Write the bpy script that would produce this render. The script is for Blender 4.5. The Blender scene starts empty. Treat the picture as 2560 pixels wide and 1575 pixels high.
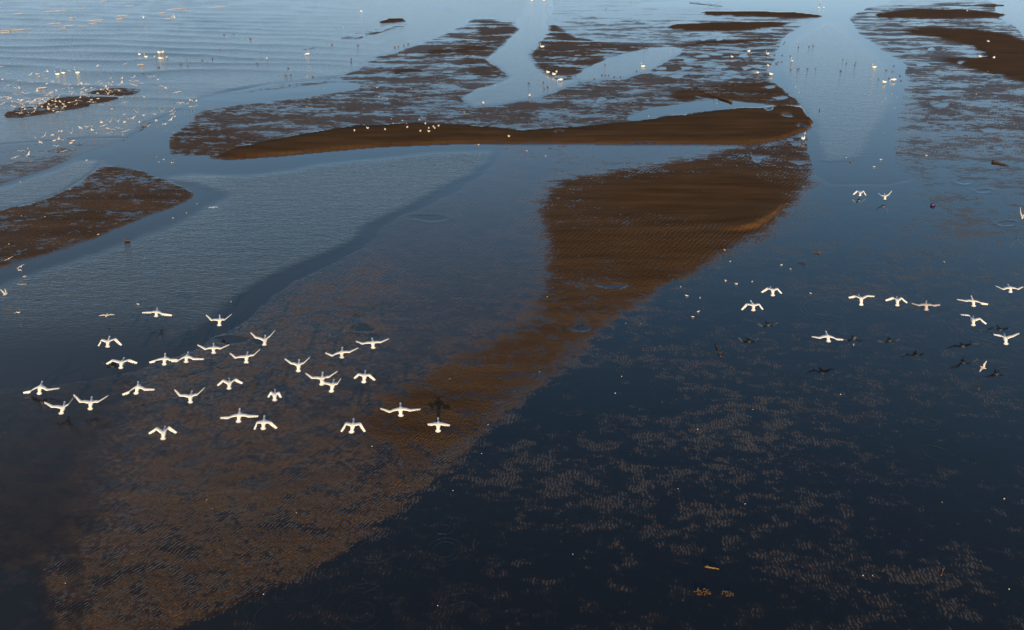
import bpy, bmesh, math, random
import numpy as np
from mathutils import Vector, Matrix

# ------------------------------------------------------------------ camera, sky, sun, exposure
scene = bpy.context.scene
W0, H0 = 2560.0, 1575.0
CAM_H, FPX, PITCH = 30.0, 2200.0, math.radians(24.4)
cam_d = bpy.data.cameras.new('camera'); cam = bpy.data.objects.new('camera', cam_d)
scene.collection.objects.link(cam); scene.camera = cam
cam.location = (0, 0, CAM_H); cam.rotation_euler = (math.pi / 2 - PITCH, 0, 0)
cam_d.sensor_width = 36.0; cam_d.lens = 36.0 * FPX / W0
cam_d.clip_start = 0.5; cam_d.clip_end = 60000.0

SUN_EL, SUN_AZ = math.radians(8.0), math.radians(176.0)     # azimuth from +Y clockwise: behind the camera
SKY_STRENGTH, SUN_STRENGTH, EXPOSURE = 0.080, 5.0, 0.58
HAZE_COL = (7.6, 9.1, 9.9, 1)
world = bpy.data.worlds.new('World'); scene.world = world; world.use_nodes = True
wt = world.node_tree; wt.nodes.clear()
def wn(t, **k):
    n = wt.nodes.new(t)
    for a, b in k.items(): setattr(n, a, b)
    return n
sky = wn('ShaderNodeTexSky', sky_type='NISHITA'); sky.sun_disc = False
sky.sun_elevation = SUN_EL; sky.sun_rotation = SUN_AZ
sky.altitude = 0; sky.air_density = 1.0; sky.dust_density = 0.6; sky.ozone_density = 3.2
# thin uneven cloud veil over the whole sky
tc = wn('ShaderNodeTexCoord')
mp = wn('ShaderNodeMapping'); mp.inputs['Scale'].default_value = (1.0, 1.0, 2.6)
wt.links.new(tc.outputs['Generated'], mp.inputs['Vector'])
cn = wn('ShaderNodeTexNoise'); cn.inputs['Scale'].default_value = 1.7; cn.inputs['Detail'].default_value = 4.0
cn.inputs['Roughness'].default_value = 0.45
wt.links.new(mp.outputs[0], cn.inputs['Vector'])
cr = wn('ShaderNodeMapRange'); cr.inputs[1].default_value = 0.42; cr.inputs[2].default_value = 0.72
cr.inputs[3].default_value = 0.0; cr.inputs[4].default_value = 0.22
wt.links.new(cn.outputs['Fac'], cr.inputs['Value'])
cm = wn('ShaderNodeMix', data_type='RGBA')
sx0 = wn('ShaderNodeSeparateXYZ'); wt.links.new(tc.outputs['Generated'], sx0.inputs[0])
lf = wn('ShaderNodeMapRange'); lf.interpolation_type = 'SMOOTHSTEP'; wt.links.new(sx0.outputs[0], lf.inputs['Value'])
lf.inputs[1].default_value = 0.05; lf.inputs[2].default_value = -0.60; lf.inputs[3].default_value = 0.0; lf.inputs[4].default_value = 0.60
lm = wn('ShaderNodeMath', operation='MAXIMUM'); wt.links.new(cr.outputs[0], lm.inputs[0]); wt.links.new(lf.outputs[0], lm.inputs[1])
wt.links.new(lm.outputs[0], cm.inputs[0])
wt.links.new(sky.outputs[0], cm.inputs[6]); cm.inputs[7].default_value = (2.2, 2.3, 2.6, 1)
# pale haze low over the horizon, all the way round
sx = wn('ShaderNodeSeparateXYZ'); wt.links.new(tc.outputs['Generated'], sx.inputs[0])
def wm(op, a, b):
    m = wn('ShaderNodeMath', operation=op)
    for i, q in enumerate((a, b)):
        if isinstance(q, bpy.types.NodeSocket): wt.links.new(q, m.inputs[i])
        else: m.inputs[i].default_value = q
    return m.outputs[0]
el = wm('ABSOLUTE', sx.outputs[2], 0)
hz = wm('MULTIPLY', wm('POWER', 2.718, wm('MULTIPLY', el, -8.5)), 0.80)
hb = wn('ShaderNodeMix', data_type='RGBA')       # deeper blue air between haze and zenith
wt.links.new(wm('MULTIPLY', wm('POWER', 2.718, wm('MULTIPLY', el, -3.3)), 0.90), hb.inputs[0])
wt.links.new(cm.outputs[2], hb.inputs[6]); hb.inputs[7].default_value = (2.3, 5.6, 9.4, 1)
hm = wn('ShaderNodeMix', data_type='RGBA')
wt.links.new(hz, hm.inputs[0]); wt.links.new(hb.outputs[2], hm.inputs[6]); hm.inputs[7].default_value = HAZE_COL
bg = wn('ShaderNodeBackground'); bg.inputs['Strength'].default_value = SKY_STRENGTH
wo = wn('ShaderNodeOutputWorld')
wt.links.new(hm.outputs[2], bg.inputs['Color']); wt.links.new(bg.outputs[0], wo.inputs[0])

sun_d = bpy.data.lights.new('sun', 'SUN'); sun = bpy.data.objects.new('sun', sun_d)
scene.collection.objects.link(sun)
sun_d.energy = SUN_STRENGTH; sun_d.angle = math.radians(0.5); sun_d.color = (1.0, 0.72, 0.40)
to_sun = Vector((math.sin(SUN_AZ) * math.cos(SUN_EL), math.cos(SUN_AZ) * math.cos(SUN_EL), math.sin(SUN_EL)))
sun.rotation_euler = to_sun.to_track_quat('Z', 'Y').to_euler()
sun.location = to_sun * 300

scene.view_settings.view_transform = 'Standard'
try: scene.view_settings.look = 'None'
except Exception: pass
scene.view_settings.exposure = EXPOSURE; scene.view_settings.gamma = 1.0
scene.view_settings.use_curve_mapping = False
scene.render.engine = 'CYCLES'

# ------------------------------------------------------------------ map between the photograph's survey points and the ground
SP, CP = math.sin(PITCH), math.cos(PITCH)
def ray(u, v):
    a = (u - W0 / 2) / FPX; b = (v - H0 / 2) / FPX
    return a, CP - b * SP, -(SP + b * CP)          # x, y, z direction (camera forward depth 1)
def ground(u, v, h=0.0):
    x, y, z = ray(u, v); t = (CAM_H - h) / -z
    return x * t, y * t
def scale_at(u, v, h=0.0):
    x, y, z = ray(u, v); t = (CAM_H - h) / -z
    return FPX / t

def tag(o, label=None, cat=None, group=None, kind=None):
    if label: o['label'] = label
    if cat: o['category'] = cat
    if group: o['group'] = group
    if kind: o['kind'] = kind
    return o
COL = scene.collection
def mesh_obj(name, me, mat=None, parent=None, loc=(0, 0, 0)):
    o = bpy.data.objects.new(name, me); COL.objects.link(o)
    if mat and not me.materials: me.materials.append(mat)
    if parent: o.parent = parent
    o.location = loc
    return o

# ------------------------------------------------------------------ node helper
class NT:
    def __init__(s, name):
        s.m = bpy.data.materials.new(name); s.m.use_nodes = True
        s.t = s.m.node_tree; s.t.nodes.clear()
    def n(s, t, **k):
        nd = s.t.nodes.new(t)
        for a, b in k.items(): setattr(nd, a, b)
        return nd
    def put(s, sock, v):
        if isinstance(v, bpy.types.NodeSocket): s.t.links.new(v, sock)
        else: sock.default_value = v
    def math(s, op, a, b=0.0, c=0.0, clamp=False):
        nd = s.n('ShaderNodeMath', operation=op, use_clamp=clamp)
        s.put(nd.inputs[0], a); s.put(nd.inputs[1], b); s.put(nd.inputs[2], c)
        return nd.outputs[0]
    def attr(s, name): return s.n('ShaderNodeAttribute', attribute_name=name).outputs['Fac']
    def pos(s): return s.n('ShaderNodeNewGeometry').outputs['Position']
    def mapping(s, vec, scale=(1, 1, 1), rot=0.0, loc=(0, 0, 0)):
        nd = s.n('ShaderNodeMapping'); s.put(nd.inputs['Vector'], vec)
        nd.inputs['Scale'].default_value = scale; nd.inputs['Rotation'].default_value = (0, 0, rot)
        nd.inputs['Location'].default_value = loc
        return nd.outputs[0]
    def noise(s, vec, scale, detail=3.0, rough=0.55, dist=0.0):
        nd = s.n('ShaderNodeTexNoise'); s.put(nd.inputs['Vector'], vec)
        nd.inputs['Scale'].default_value = scale; nd.inputs['Detail'].default_value = detail
        nd.inputs['Roughness'].default_value = rough; nd.inputs['Distortion'].default_value = dist
        return nd.outputs['Fac']
    def rng(s, v, a, b, c=0.0, d=1.0, smooth=False):
        nd = s.n('ShaderNodeMapRange'); nd.interpolation_type = 'SMOOTHSTEP' if smooth else 'LINEAR'
        s.put(nd.inputs['Value'], v)
        for i, q in enumerate((a, b, c, d)): s.put(nd.inputs[i + 1], q)
        return nd.outputs[0]
    def mix(s, f, a, b):
        nd = s.n('ShaderNodeMix', data_type='FLOAT'); s.put(nd.inputs[0], f); s.put(nd.inputs[2], a); s.put(nd.inputs[3], b)
        return nd.outputs[0]
    def mixc(s, f, a, b):
        nd = s.n('ShaderNodeMix', data_type='RGBA'); s.put(nd.inputs[0], f); s.put(nd.inputs[6], a); s.put(nd.inputs[7], b)
        return nd.outputs[2]
    def xyz(s, v):
        nd = s.n('ShaderNodeSeparateXYZ'); s.put(nd.inputs[0], v); return nd.outputs
    def comb(s, x, y, z=0.0):
        nd = s.n('ShaderNodeCombineXYZ'); s.put(nd.inputs[0], x); s.put(nd.inputs[1], y); s.put(nd.inputs[2], z); return nd.outputs[0]
    def bump(s, h, dist, strength=1.0, nrm=None):
        nd = s.n('ShaderNodeBump'); s.put(nd.inputs['Height'], h)
        s.put(nd.inputs['Distance'], dist); s.put(nd.inputs['Strength'], strength)
        if nrm is not None: s.put(nd.inputs['Normal'], nrm)
        return nd.outputs[0]
    def bsdf(s, col, rough=0.5, spec=0.5, ior=1.45, nrm=None, **k):
        nd = s.n('ShaderNodeBsdfPrincipled'); s.put(nd.inputs['Base Color'], col); s.put(nd.inputs['Roughness'], rough)
        nd.inputs['IOR'].default_value = ior; s.put(nd.inputs['Specular IOR Level'], spec)
        if nrm is not None: s.put(nd.inputs['Normal'], nrm)
        for a, b in k.items(): s.put(nd.inputs[a], b)
        return nd.outputs[0]
    def mixs(s, f, a, b):
        nd = s.n('ShaderNodeMixShader'); s.put(nd.inputs[0], f); s.put(nd.inputs[1], a); s.put(nd.inputs[2], b); return nd.outputs[0]
    def out(s, sh):
        o = s.n('ShaderNodeOutputMaterial'); s.t.links.new(sh, o.inputs['Surface']); return s.m
# ------------------------------------------------------------------ painted survey of the flat: height, wetness, ripple kind
DU, DV = 3.0, 2.0
U0, U1, V0, V1 = -420.0, 2980.0, -60.0, 1660.0
cu = np.arange(U0, U1, DU); cv = np.arange(V0, V1, DV)
GU, GV = np.meshgrid(cu, cv)
def poly_mask(pts):
    p = np.array(pts, float) * SC
    m = np.zeros(GU.shape, bool)
    i0 = max(0, int((p[:, 1].min() - V0) / DV) - 1); i1 = min(GU.shape[0], int((p[:, 1].max() - V0) / DV) + 2)
    j0 = max(0, int((p[:, 0].min() - U0) / DU) - 1); j1 = min(GU.shape[1], int((p[:, 0].max() - U0) / DU) + 2)
    if i1 <= i0 or j1 <= j0: return m
    gu = GU[i0:i1, j0:j1]; gv = GV[i0:i1, j0:j1]; s = np.zeros(gu.shape, bool)
    for k in range(len(p)):
        x1, y1 = p[k]; x2, y2 = p[(k + 1) % len(p)]
        if y1 == y2: continue
        c = (y1 > gv) != (y2 > gv)
        s ^= c & (gu < (x2 - x1) * (gv - y1) / (y2 - y1) + x1)
    m[i0:i1, j0:j1] = s
    return m
def box(a, r, ax):
    if r < 1: return a
    p = np.concatenate([np.repeat(np.take(a, [0], ax), r + 1, ax), a, np.repeat(np.take(a, [-1], ax), r, ax)], ax)
    c = np.cumsum(p, ax); n = a.shape[ax]
    hi = np.take(c, range(2 * r + 1, 2 * r + 1 + n), ax); lo = np.take(c, range(0, n), ax)
    return (hi - lo) / (2 * r + 1)
def blur(m, bu, bv):
    a = m.astype(np.float64)
    ru, rv = int(round(bu / DU / 2)), int(round(bv / DV / 2))
    for _ in range(2):
        a = box(a, ru, 1); a = box(a, rv, 0)
    return a
SC = 1.04150                                   # survey notes were taken at 2458 px width
F = {k: np.full(GU.shape, v, float) for k, v in dict(z=0.012, wet=0.80, rip=0.5, typ=0.0, wav=0.0).items()}
def paint(pts, bu=12, bv=5, m=None, **vals):
    a = blur(poly_mask(pts), bu, bv) if m is None else m
    for k, v in vals.items(): F[k] += (v - F[k]) * a
    return a
def ell(x, y, rx, ry, soft=0.25):
    d = np.sqrt(((GU - x * SC) / (rx * SC)) ** 2 + ((GV - y * SC) / (ry * SC)) ** 2)
    th = np.arctan2((GV - y * SC) / ry, (GU - x * SC) / rx)
    d = d * (1 + .16 * np.sin(2 * th + x) + .12 * np.sin(3 * th + y) + .06 * np.sin(5 * th + x + y))
    return np.clip((1 + soft - d) / (2 * soft), 0, 1)

# broad zones ---------------------------------------------------------------
right_side = [(1745,600),(1830,590),(1890,520),(1940,470),(1960,380),(3000,380),(3000,1700),(250,1700),(350,1545),(450,1492),(600,1437),
 (700,1395),(830,1325),(900,1265),(960,1210),(1060,1135),(1200,1010),(1290,940),(1380,850),(1500,750),(1600,680)]
paint(right_side, 14, 8, typ=1.0, wet=0.80, rip=0.8)
paint([(2130,60),(2800,60),(2800,560),(2250,560),(2180,430),(2140,380),(2160,250),(2170,160)], 60, 30, wet=0.50, rip=0.35)
# flat between the bars, upper middle
paint([(330,300),(500,235),(780,195),(1100,200),(1320,190),(1500,60),(1900,40),(1950,250),(1500,300),(800,330),(480,380),(300,370)], 30, 12, wet=0.34, rip=0.4)
paint([(330,330),(480,300),(640,330),(560,385),(400,372),(330,350)], 30, 10, wet=0.22)
# central rippled flat
paint([(560,760),(720,650),(1000,520),(1180,400),(1300,440),(1330,600),(1320,690),(1150,850),(900,1010),(600,1000),(350,900)], 60, 40, wet=0.88, rip=0.8)
paint([(560,760),(900,560),(1000,700),(800,960),(500,1000),(250,960),(330,880)], 90, 60, wet=0.56, rip=1.0)
paint([(220,1060),(420,960),(700,1000),(1020,960),(1240,860),(1380,850),(1200,1010),(1060,1135),(900,1265),(700,1395),(450,1492),(200,1620),(170,1300)], 50, 50, wet=0.52, rip=1.1)
paint([(200,1150),(500,1120),(800,1150),(950,1210),(830,1325),(600,1437),(350,1545),(230,1560),(205,1300)], 50, 50, wet=0.42, rip=1.5)
paint([(980,1080),(1060,930),(1200,850),(1320,740),(1330,690),(1500,750),(1380,850),(1290,940),(1200,1010),(1060,1110)], 50, 40, wet=0.40, rip=0.8)
paint([(900,1190),(1130,1060),(1200,1000),(1060,1135),(960,1210)], 24, 24, wet=0.22, rip=0.8)
paint([(850,1020),(1000,900),(1200,790),(1330,700),(1400,800),(1200,980),(950,1150)], 130, 90, wet=0.46, rip=0.8)
for (x, y, rx, ry, w) in [(380,1360,40,12,.8),(530,1390,30,10,.85),(560,1240,50,9,.75),(830,1160,40,8,.75),(470,1180,60,10,.75),(700,1260,50,9,.7)]:
    e = ell(x, y, rx, ry, 0.7); F['wet'] += (w - F['wet']) * e * .8
paint([(60,1000),(330,900),(330,1050),(290,1250),(250,1420),(200,1640),(60,1640)], 120, 70, wet=0.86, rip=0.7)
# bright rippled rim along the dark water
paint([(1420,800),(1440,810),(1300,945),(1210,1015),(1070,1145),(970,1220),(905,1275),(835,1335),(700,1405),(600,1446),(450,1500),(440,1470),(590,1410),(690,1370),(820,1290),(950,1170),(1060,1090),(1190,970),(1280,900)], 14, 12, wet=0.42, rip=1.7)

# water bodies ---------------------------------------------------------------
sea = [(-800,-200),(1325,-200),(1320,35),(1240,42),(1130,45),(1090,68),(1000,108),(900,135),(866,150),(850,175),(780,190),(640,200),(480,232),(430,262),
 (340,296),(300,330),(200,330),(0,345),(-800,430)]
a = paint(sea, 10, 4, z=-0.06, wet=1.0, wav=0.75)
paint([(300,340),(480,238),(700,215),(860,195),(860,212),(700,232),(480,262),(400,330),(400,380),(300,375),(200,385),(0,470),(-400,600),(-400,560),(0,440),(180,380)], 20, 6, z=-0.05, wet=0.95, wav=0.12)
paint([(-400,640),(0,505),(110,478),(228,402),(238,388),(190,386),(140,408),(0,452),(-400,560)], 10, 4, z=-0.05, wet=1.0, wav=0.7)
paint([(1325,30),(1308,45),(1316,72),(1290,105),(1262,130),(1285,165),(1315,186),(1350,195),(1400,192),(1440,175),(1400,190),(1290,236),(1200,252),(1140,258),(1108,236),(1150,214),(1200,202),(1230,186),(1200,163),(1165,143),(1212,110),(1252,70),(1240,55),(1300,-60)], 8, 3, z=-0.05, wet=1.0, wav=0.55)
paint([(1380,188),(1400,170),(1460,138),(1540,118),(1620,114),(1640,122),(1600,145),(1560,170),(1500,185),(1400,196)], 6, 2.5, z=-0.05, wet=1.0, wav=0.5)
paint([(1480,12),(1900,-10),(2130,-20),(2130,4),(2080,16),(2030,40),(2056,82),(2115,125),(2172,158),(2165,220),(2150,275),(2142,330),(2140,395),(2185,430),(2120,442),(1990,440),(1948,415),(1938,370),(1952,310),(1948,285),(1905,248),(1872,215),(1852,170),(1872,130),(1884,92),(1935,62),(1984,38),(1960,22),(1700,14)], 20, 7, z=-0.04, wet=1.0, wav=0.10)
paint([(1900,100),(1985,55),(2010,60),(2040,92),(2090,130),(2130,165),(2130,260),(2085,330),(2060,380),(1980,390),(1960,300),(1900,220),(1890,160)], 26, 10, wav=0.55)
paint([(2330,-40),(2800,-40),(2800,110),(2458,88),(2440,62),(2395,40),(2390,12)], 8, 3, z=-0.05, wet=1.0, wav=0.35)
pool = [(1192,347),(1180,372),(1160,398),(1120,432),(1060,462),(1000,493),(900,545),(850,598),(720,655),(650,692),(600,735),(560,775),(480,820),(420,845),(330,880),(150,915),(-500,960),(-500,780),(0,652),(100,622),(200,584),(330,534),(430,497),(482,470),(470,455),(400,430),(300,402),
 (262,395),(300,365),(385,384),(480,386),(620,381),(750,368),(900,356),(1050,348)]
paint([(-500,800),(360,830),(300,960),(240,1040),(215,1150),(200,1290),(170,1420),(120,1660),(-500,1660)], 70, 50, wet=0.98, rip=0.35, typ=0.0)
paint([(x + 25, y + 22) for x, y in pool[:17]] + [(330,700),(900,450)], 50, 26, wet=0.97)
paint(pool, 12, 6, wet=1.0, wav=0.08)
paint(pool, 44, 24, z=-0.06)
paint([(1182,366),(1160,394),(1118,426),(1050,456),(985,490),(885,540),(820,595),(700,640),(600,690),(540,730),(480,790),(330,900),(180,980),(-400,1050),(-400,800),(0,690),(200,620),(420,545),(560,470),(470,440),(385,432),(460,420),(600,425),(720,408),(760,396),(900,386),(1040,370)], 22, 9, wav=0.8)
paint([(-500,800),(520,780),(420,1000),(-500,1200)], 160, 110, wav=0.06)
paint([(1940,380),(2160,400),(2230,470),(2150,500),(1960,470)], 50, 24, wet=1.0)
# calm sheet between bar and right edge
paint([(1260,352),(1500,352),(1720,362),(1700,378),(1560,392),(1480,402),(1330,412),(1260,420)], 18, 6, wet=0.86, rip=0.3)
# right of the central bar: still shallow water
paint([(1840,600),(1980,560),(2100,620),(1930,700),(1900,840),(1640,830),(1540,790),(1620,720)], 30, 20, wet=0.97)
paint([(1300,950),(1480,880),(1560,900),(1520,1010),(1330,1060),(1230,1020)], 26, 20, wet=0.96)
paint([(250,1640),(440,1505),(700,1410),(905,1285),(1070,1160),(1180,1080),(1230,1250),(1190,1640)], 20, 20, wet=1.0)
paint([(1200,1400),(2060,1420),(2040,1660),(1100,1660)], 70, 40, wet=0.92)
paint([(2000,700),(2458,680),(2700,760),(2600,980),(2150,900),(1900,820)], 60, 40, wet=0.90)
paint([(1900,1080),(2250,980),(2500,1100),(2300,1330),(1950,1380),(1900,1250)], 60, 40, wet=0.90)
for (x, y, rx, ry, w) in [(1850,815,140,35,.72),(1650,890,170,45,.74),(1760,960,230,70,.66),(1790,1080,210,70,.62),(1560,1040,120,50,.72),(1650,1180,260,70,.66),
  (1740,1250,190,40,.72),(1250,1060,120,28,.70),(1180,1150,90,45,.72),(1430,1260,130,60,.78),(1300,1330,90,70,.78),(2290,1390,180,60,.72),(2180,1310,200,50,.80),(2300,1480,200,45,.78),
  (1960,530,130,28,.52),(2090,660,220,60,.60),(2300,620,200,60,.60),(2060,570,200,50,.60),(2350,520,160,60,.62),(2330,760,160,40,.70),(1560,700,80,40,.62),(1660,660,90,22,.66),(2230,860,160,50,.82),(1450,790,90,45,.60)]:
    e = ell(x, y, rx, ry, 0.6); F['wet'] += (w - F['wet']) * e * 0.9

# bars and banks ---------------------------------------------------------------
def bank(pts, h, bu, bv, sharp=3, sv=2.5, ext=None, hard=False, wet=0.0, rip=0.25):
    if ext is None and not hard: sharp, sv = max(sharp * 2.5, 16), max(sv * 1.8, 5)
    edge = blur(poly_mask(pts), sharp, sv)
    prof = blur(poly_mask(ext or pts), bu, bv)
    k = np.clip(edge * np.clip(prof * 1.35, 0, 1), 0, 1)
    F['z'] += (np.maximum(F['z'], 0.012) + h * k - F['z']) * edge
    kw = np.clip(k * 1.5, 0, 1)
    F['wet'] += (wet - F['wet']) * kw; F['rip'] += (rip - F['rip']) * kw
    F['typ'] += (0 - F['typ']) * edge
    return edge
long_bar = [(500,381),(580,352),(680,332),(760,317),(850,303),(1000,297),(1100,301),(1250,314),(1400,305),(1540,290),(1650,276),(1750,262),(1830,252),(1920,256),(1946,290),(1940,312),(1900,327),
 (1870,336),(1830,344),(1780,347),(1500,346),(1300,345),(1120,344),(900,353),(760,366),(650,376),(560,383)]
long_ext = [(500,400),(580,352),(680,332),(760,317),(850,303),(1000,297),(1100,301),(1250,314),(1400,305),(1540,290),(1650,276),(1750,262),(1830,252),(1920,256),(1960,290),(1960,360),(1830,400),(1300,400),(900,410),(650,430),(560,430)]
bank(long_bar, 0.30, 80, 34, 3, 3.5, long_ext)
paint([(1330,330),(1700,270),(1900,262),(1930,300),(1830,335),(1330,338)], 60, 14, rip=0.15, wet=0.0)
mid_bar = [(1300,470),(1340,425),(1480,406),(1560,397),(1700,374),(1830,356),(1900,350),(1935,380),(1940,430),(1925,470),(1885,500),(1862,535),(1800,572),(1745,600),(1650,645),(1560,690),(1480,735),(1400,770),(1345,740),(1335,690),(1310,640),(1345,600),(1290,540)]
mid_ext = mid_bar
a = bank(mid_bar, 0.07, 120, 60, 60, 14, wet=0.10, rip=0.7)
paint([(1500,440),(1700,415),(1860,430),(1880,490),(1800,560),(1600,520),(1420,500)], 60, 24, rip=0.12, wet=0.0)
paint([(1330,560),(1560,520),(1700,560),(1740,600),(1480,740),(1300,850),(1320,650)], 60, 40, rip=1.0, wet=0.03)
paint([(1480,742),(1500,640),(1345,650),(1310,760),(1190,820),(1030,890),(880,990),(940,1090),(1100,1060),(1230,940),(1330,870),(1420,795)], 80, 44, wet=0.17, rip=0.85)
paint([(1690,372),(1770,351),(1840,347),(1905,330),(1950,322),(1950,460),(1880,400),(1760,385)], 34, 10, wet=0.20, rip=0.7)
paint([(1250,345),(1790,349),(1690,366),(1500,372),(1260,372)], 30, 5, wet=0.80)
# raised smooth lip at the east end of the central bar
lip = [(1500,430),(1700,420),(1850,440),(1880,490),(1862,515),(1845,530),(1815,545),(1782,554),(1700,556),(1600,545),(1500,520)]
F['z'] += 0.30 * blur(poly_mask(lip), 5, 5) * blur(poly_mask([(1760,502),(1990,502),(1990,620),(1760,620)]), 70, 36)
tri = [(0,502),(110,478),(180,440),(232,404),(262,398),(330,405),(400,432),(462,462),(470,472),(430,492),(330,528),(200,580),(100,615),(0,640),(-500,780),(-500,640)]
bank(tri, 0.05, 40, 22, 8, 4, wet=0.24, rip=0.6)
paint([(60,540),(240,470),(420,460),(440,480),(250,550),(60,610)], 60, 20, wet=0.18)
bank([(-300,520),(0,395),(80,370),(170,345),(210,338),(190,365),(140,395),(60,425),(0,446),(-300,540)], 0.03, 40, 16, 10, 5, wet=0.52, rip=0.5)
bank([(5,282),(25,262),(90,250),(140,236),(200,222),(280,208),(345,212),(330,226),(280,240),(200,260),(120,274),(50,284)], 0.08, 8, 3, 8, 2.5, hard=True, wet=0.22, rip=0.3)
# tongue with brown tip far left of centre
bank([(905,53),(930,46),(968,46),(975,52),(950,58),(915,57)], 0.20, 10, 3, 4, 1.5, hard=True, wet=0.0)
paint([(600,140),(760,105),(900,62),(985,52),(985,62),(900,85),(800,105),(700,128),(600,148)], 14, 4, z=0.012, wet=0.62, rip=0.3)
bank([(700,126),(840,96),(940,66),(975,58),(900,84),(800,107),(690,132)], 0.04, 14, 3, 5, 2, hard=True, wet=0.30)
# peninsula 860-1250
pen = [(1135,46),(1100,68),(1060,85),(960,122),(905,135),(880,150),(860,165),(800,185),(760,192),(840,200),(960,200),(1060,205),(1120,205),(1160,200),(1215,190),(1222,182),(1190,165),(1160,146),(1165,140),(1205,108),(1245,72),(1235,60),(1190,48)]
paint(pen, 6, 3, z=0.012, wet=0.36, rip=0.35, wav=0.1)
bank([(1150,50),(1230,58),(1247,70),(1205,108),(1165,142),(1220,182),(1160,196),(1130,170),(1110,140),(1080,120),(1150,95)], 0.05, 40, 16, 6, 2.5, wet=0.24)
bank([(1040,118),(1180,108),(1160,125),(1000,132)], 0.03, 20, 6, 14, 4, wet=0.05)
bank([(955,165),(1030,170),(1000,182),(940,180)], 0.03, 20, 6, 14, 4, wet=0.1)
# bank east of the winding channel
bank([(1312,45),(1322,72),(1293,105),(1272,135),(1290,158),(1325,180),(1370,185),(1400,168),(1450,140),(1540,118),(1620,108),(1700,97),(1760,97),(1680,108),(1500,108),(1380,90),(1340,60)], 0.08, 26, 12, 5, 2.5, wet=0.22, rip=0.2)
paint([(1330,40),(1500,48),(1700,62),(1780,90),(1560,108),(1430,95),(1370,75)], 40, 10, wet=0.50, z=0.03, rip=0.3)
bank([(1560,113),(1600,112),(1720,98),(1860,92),(1860,97),(1700,107)], 0.14, 20, 6, 4, 1.8, wet=0.05)
bank([(1680,29),(1760,27),(1900,30),(1975,37),(1960,44),(1860,42),(1700,36)], 0.18, 30, 5, 4, 2, wet=0.0, ext=[(1680,29),(1760,27),(1900,30),(1975,34),(1980,60),(1680,60)])
bank([(1610,60),(1700,55),(1830,52),(1890,56),(1860,66),(1790,73),(1660,74),(1600,70)], 0.20, 30, 5, 4, 2, wet=0.0, ext=[(1610,60),(1700,55),(1830,52),(1890,56),(1880,100),(1600,100)])
bank([(1600,235),(1640,215),(1760,200),(1850,195),(1900,230),(1930,255),(1800,252),(1700,235),(1640,245)], 0.05, 30, 12, 14, 5, wet=0.1, rip=0.2)
paint([(1680,245),(1730,238),(1790,248),(1870,254),(1830,260),(1720,262),(1600,272),(1560,285),(1500,288),(1560,262)], 10, 3, z=-0.05, wet=1.0)
# upper right
paint([(2060,20),(2200,10),(2400,0),(2430,30),(2458,60),(2600,110),(2600,330),(2230,300),(2150,130),(2070,90),(2035,50)], 14, 4, wet=0.42, rip=0.3)
bank([(2100,34),(2200,22),(2320,24),(2420,35),(2390,42),(2250,45),(2110,42)], 0.20, 24, 5, 4, 2, wet=0.02, ext=[(2100,34),(2200,22),(2320,24),(2420,35),(2400,80),(2110,80)])
bank([(2140,74),(2220,66),(2320,70),(2420,82),(2458,100),(2600,130),(2600,240),(2458,196),(2370,175),(2280,150),(2230,140),(2330,140),(2380,135),(2330,110),(2250,90)], 0.16, 40, 14, 8, 4, wet=0.02, rip=0.2)
bank([(2350,8),(2400,10),(2430,15),(2400,17),(2340,14)], 0.05, 10, 2, 4, 1.5, wet=0.1)
# foreground left corner tongues
for pts in [[(95,1340),(150,1330),(170,1390),(165,1480),(180,1512),(120,1512),(105,1420)],[(205,1300),(260,1290),(240,1360),(250,1470),(300,1560),(210,1560),(205,1440)]]:
    paint(pts, 34, 30, z=0.012, wet=0.48, rip=1.2, typ=0.0)
paint([(-300,1400),(90,1350),(130,1540),(100,1660),(-300,1660)], 40, 30, wet=1.0, typ=1.0)
for (x, y, rx, ry, sgn) in [(60,1400,40,8,1),(150,1470,20,30,1),(40,1500,60,12,1),(90,1180,30,6,1),(50,1052,20,3,1)]:
    e = ell(x, y, rx, ry, 0.5); F['z'] += (0.015 - F['z']) * e * .5

# scour pools with a raised lip and small puddles (centre, radii in photograph pixels)
pools = [(1530,715,25,6),(1460,821,18,6.5),(1076,544,44,5),(905,822,26,7),(590,850,44,7),(650,856,20,5),(1185,1071,7,4),
 (1898,392,18,2.5),(1893,400,10,2),(1998,406,20,3.5),(1990,360,12,2.5),(1975,349,7,2),(2348,235,14,3),(2356,264,20,3.5),(2459,265,14,3),(2471,323,20,4),(2495,369,12,3),(2396,321,9,2),
 (2309,161,13,2.5),(2401,156,8,2.5),(2330,122,8,2),(2525,348,18,3),(2415,453,20,5),(2460,478,16,3.5),(2525,558,18,5),(1806,168,14,2.5),(1842,192,14,3),(1830,180,12,3),(1890,165,12,2.5),(1866,170,10,2),
 (1925,218,14,2.5),(1815,195,14,3),(1535,250,10,2),(1505,246,9,2),(1700,284,11,2),(1400,332,9,2),(1405,192,12,2),(1760,98,9,2),(1800,97,8,2),(2000,318,10,2.5),(1965,290,12,2),(1950,245,16,3),(1925,275,8,2),
 (1728,150,16,2.5),(1690,190,18,3),(1660,182,12,2.5),(1760,140,14,2.5),(1790,135,14,2.5),(1860,140,12,2),(1655,172,12,2),(1720,170,12,2.5)]
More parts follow.
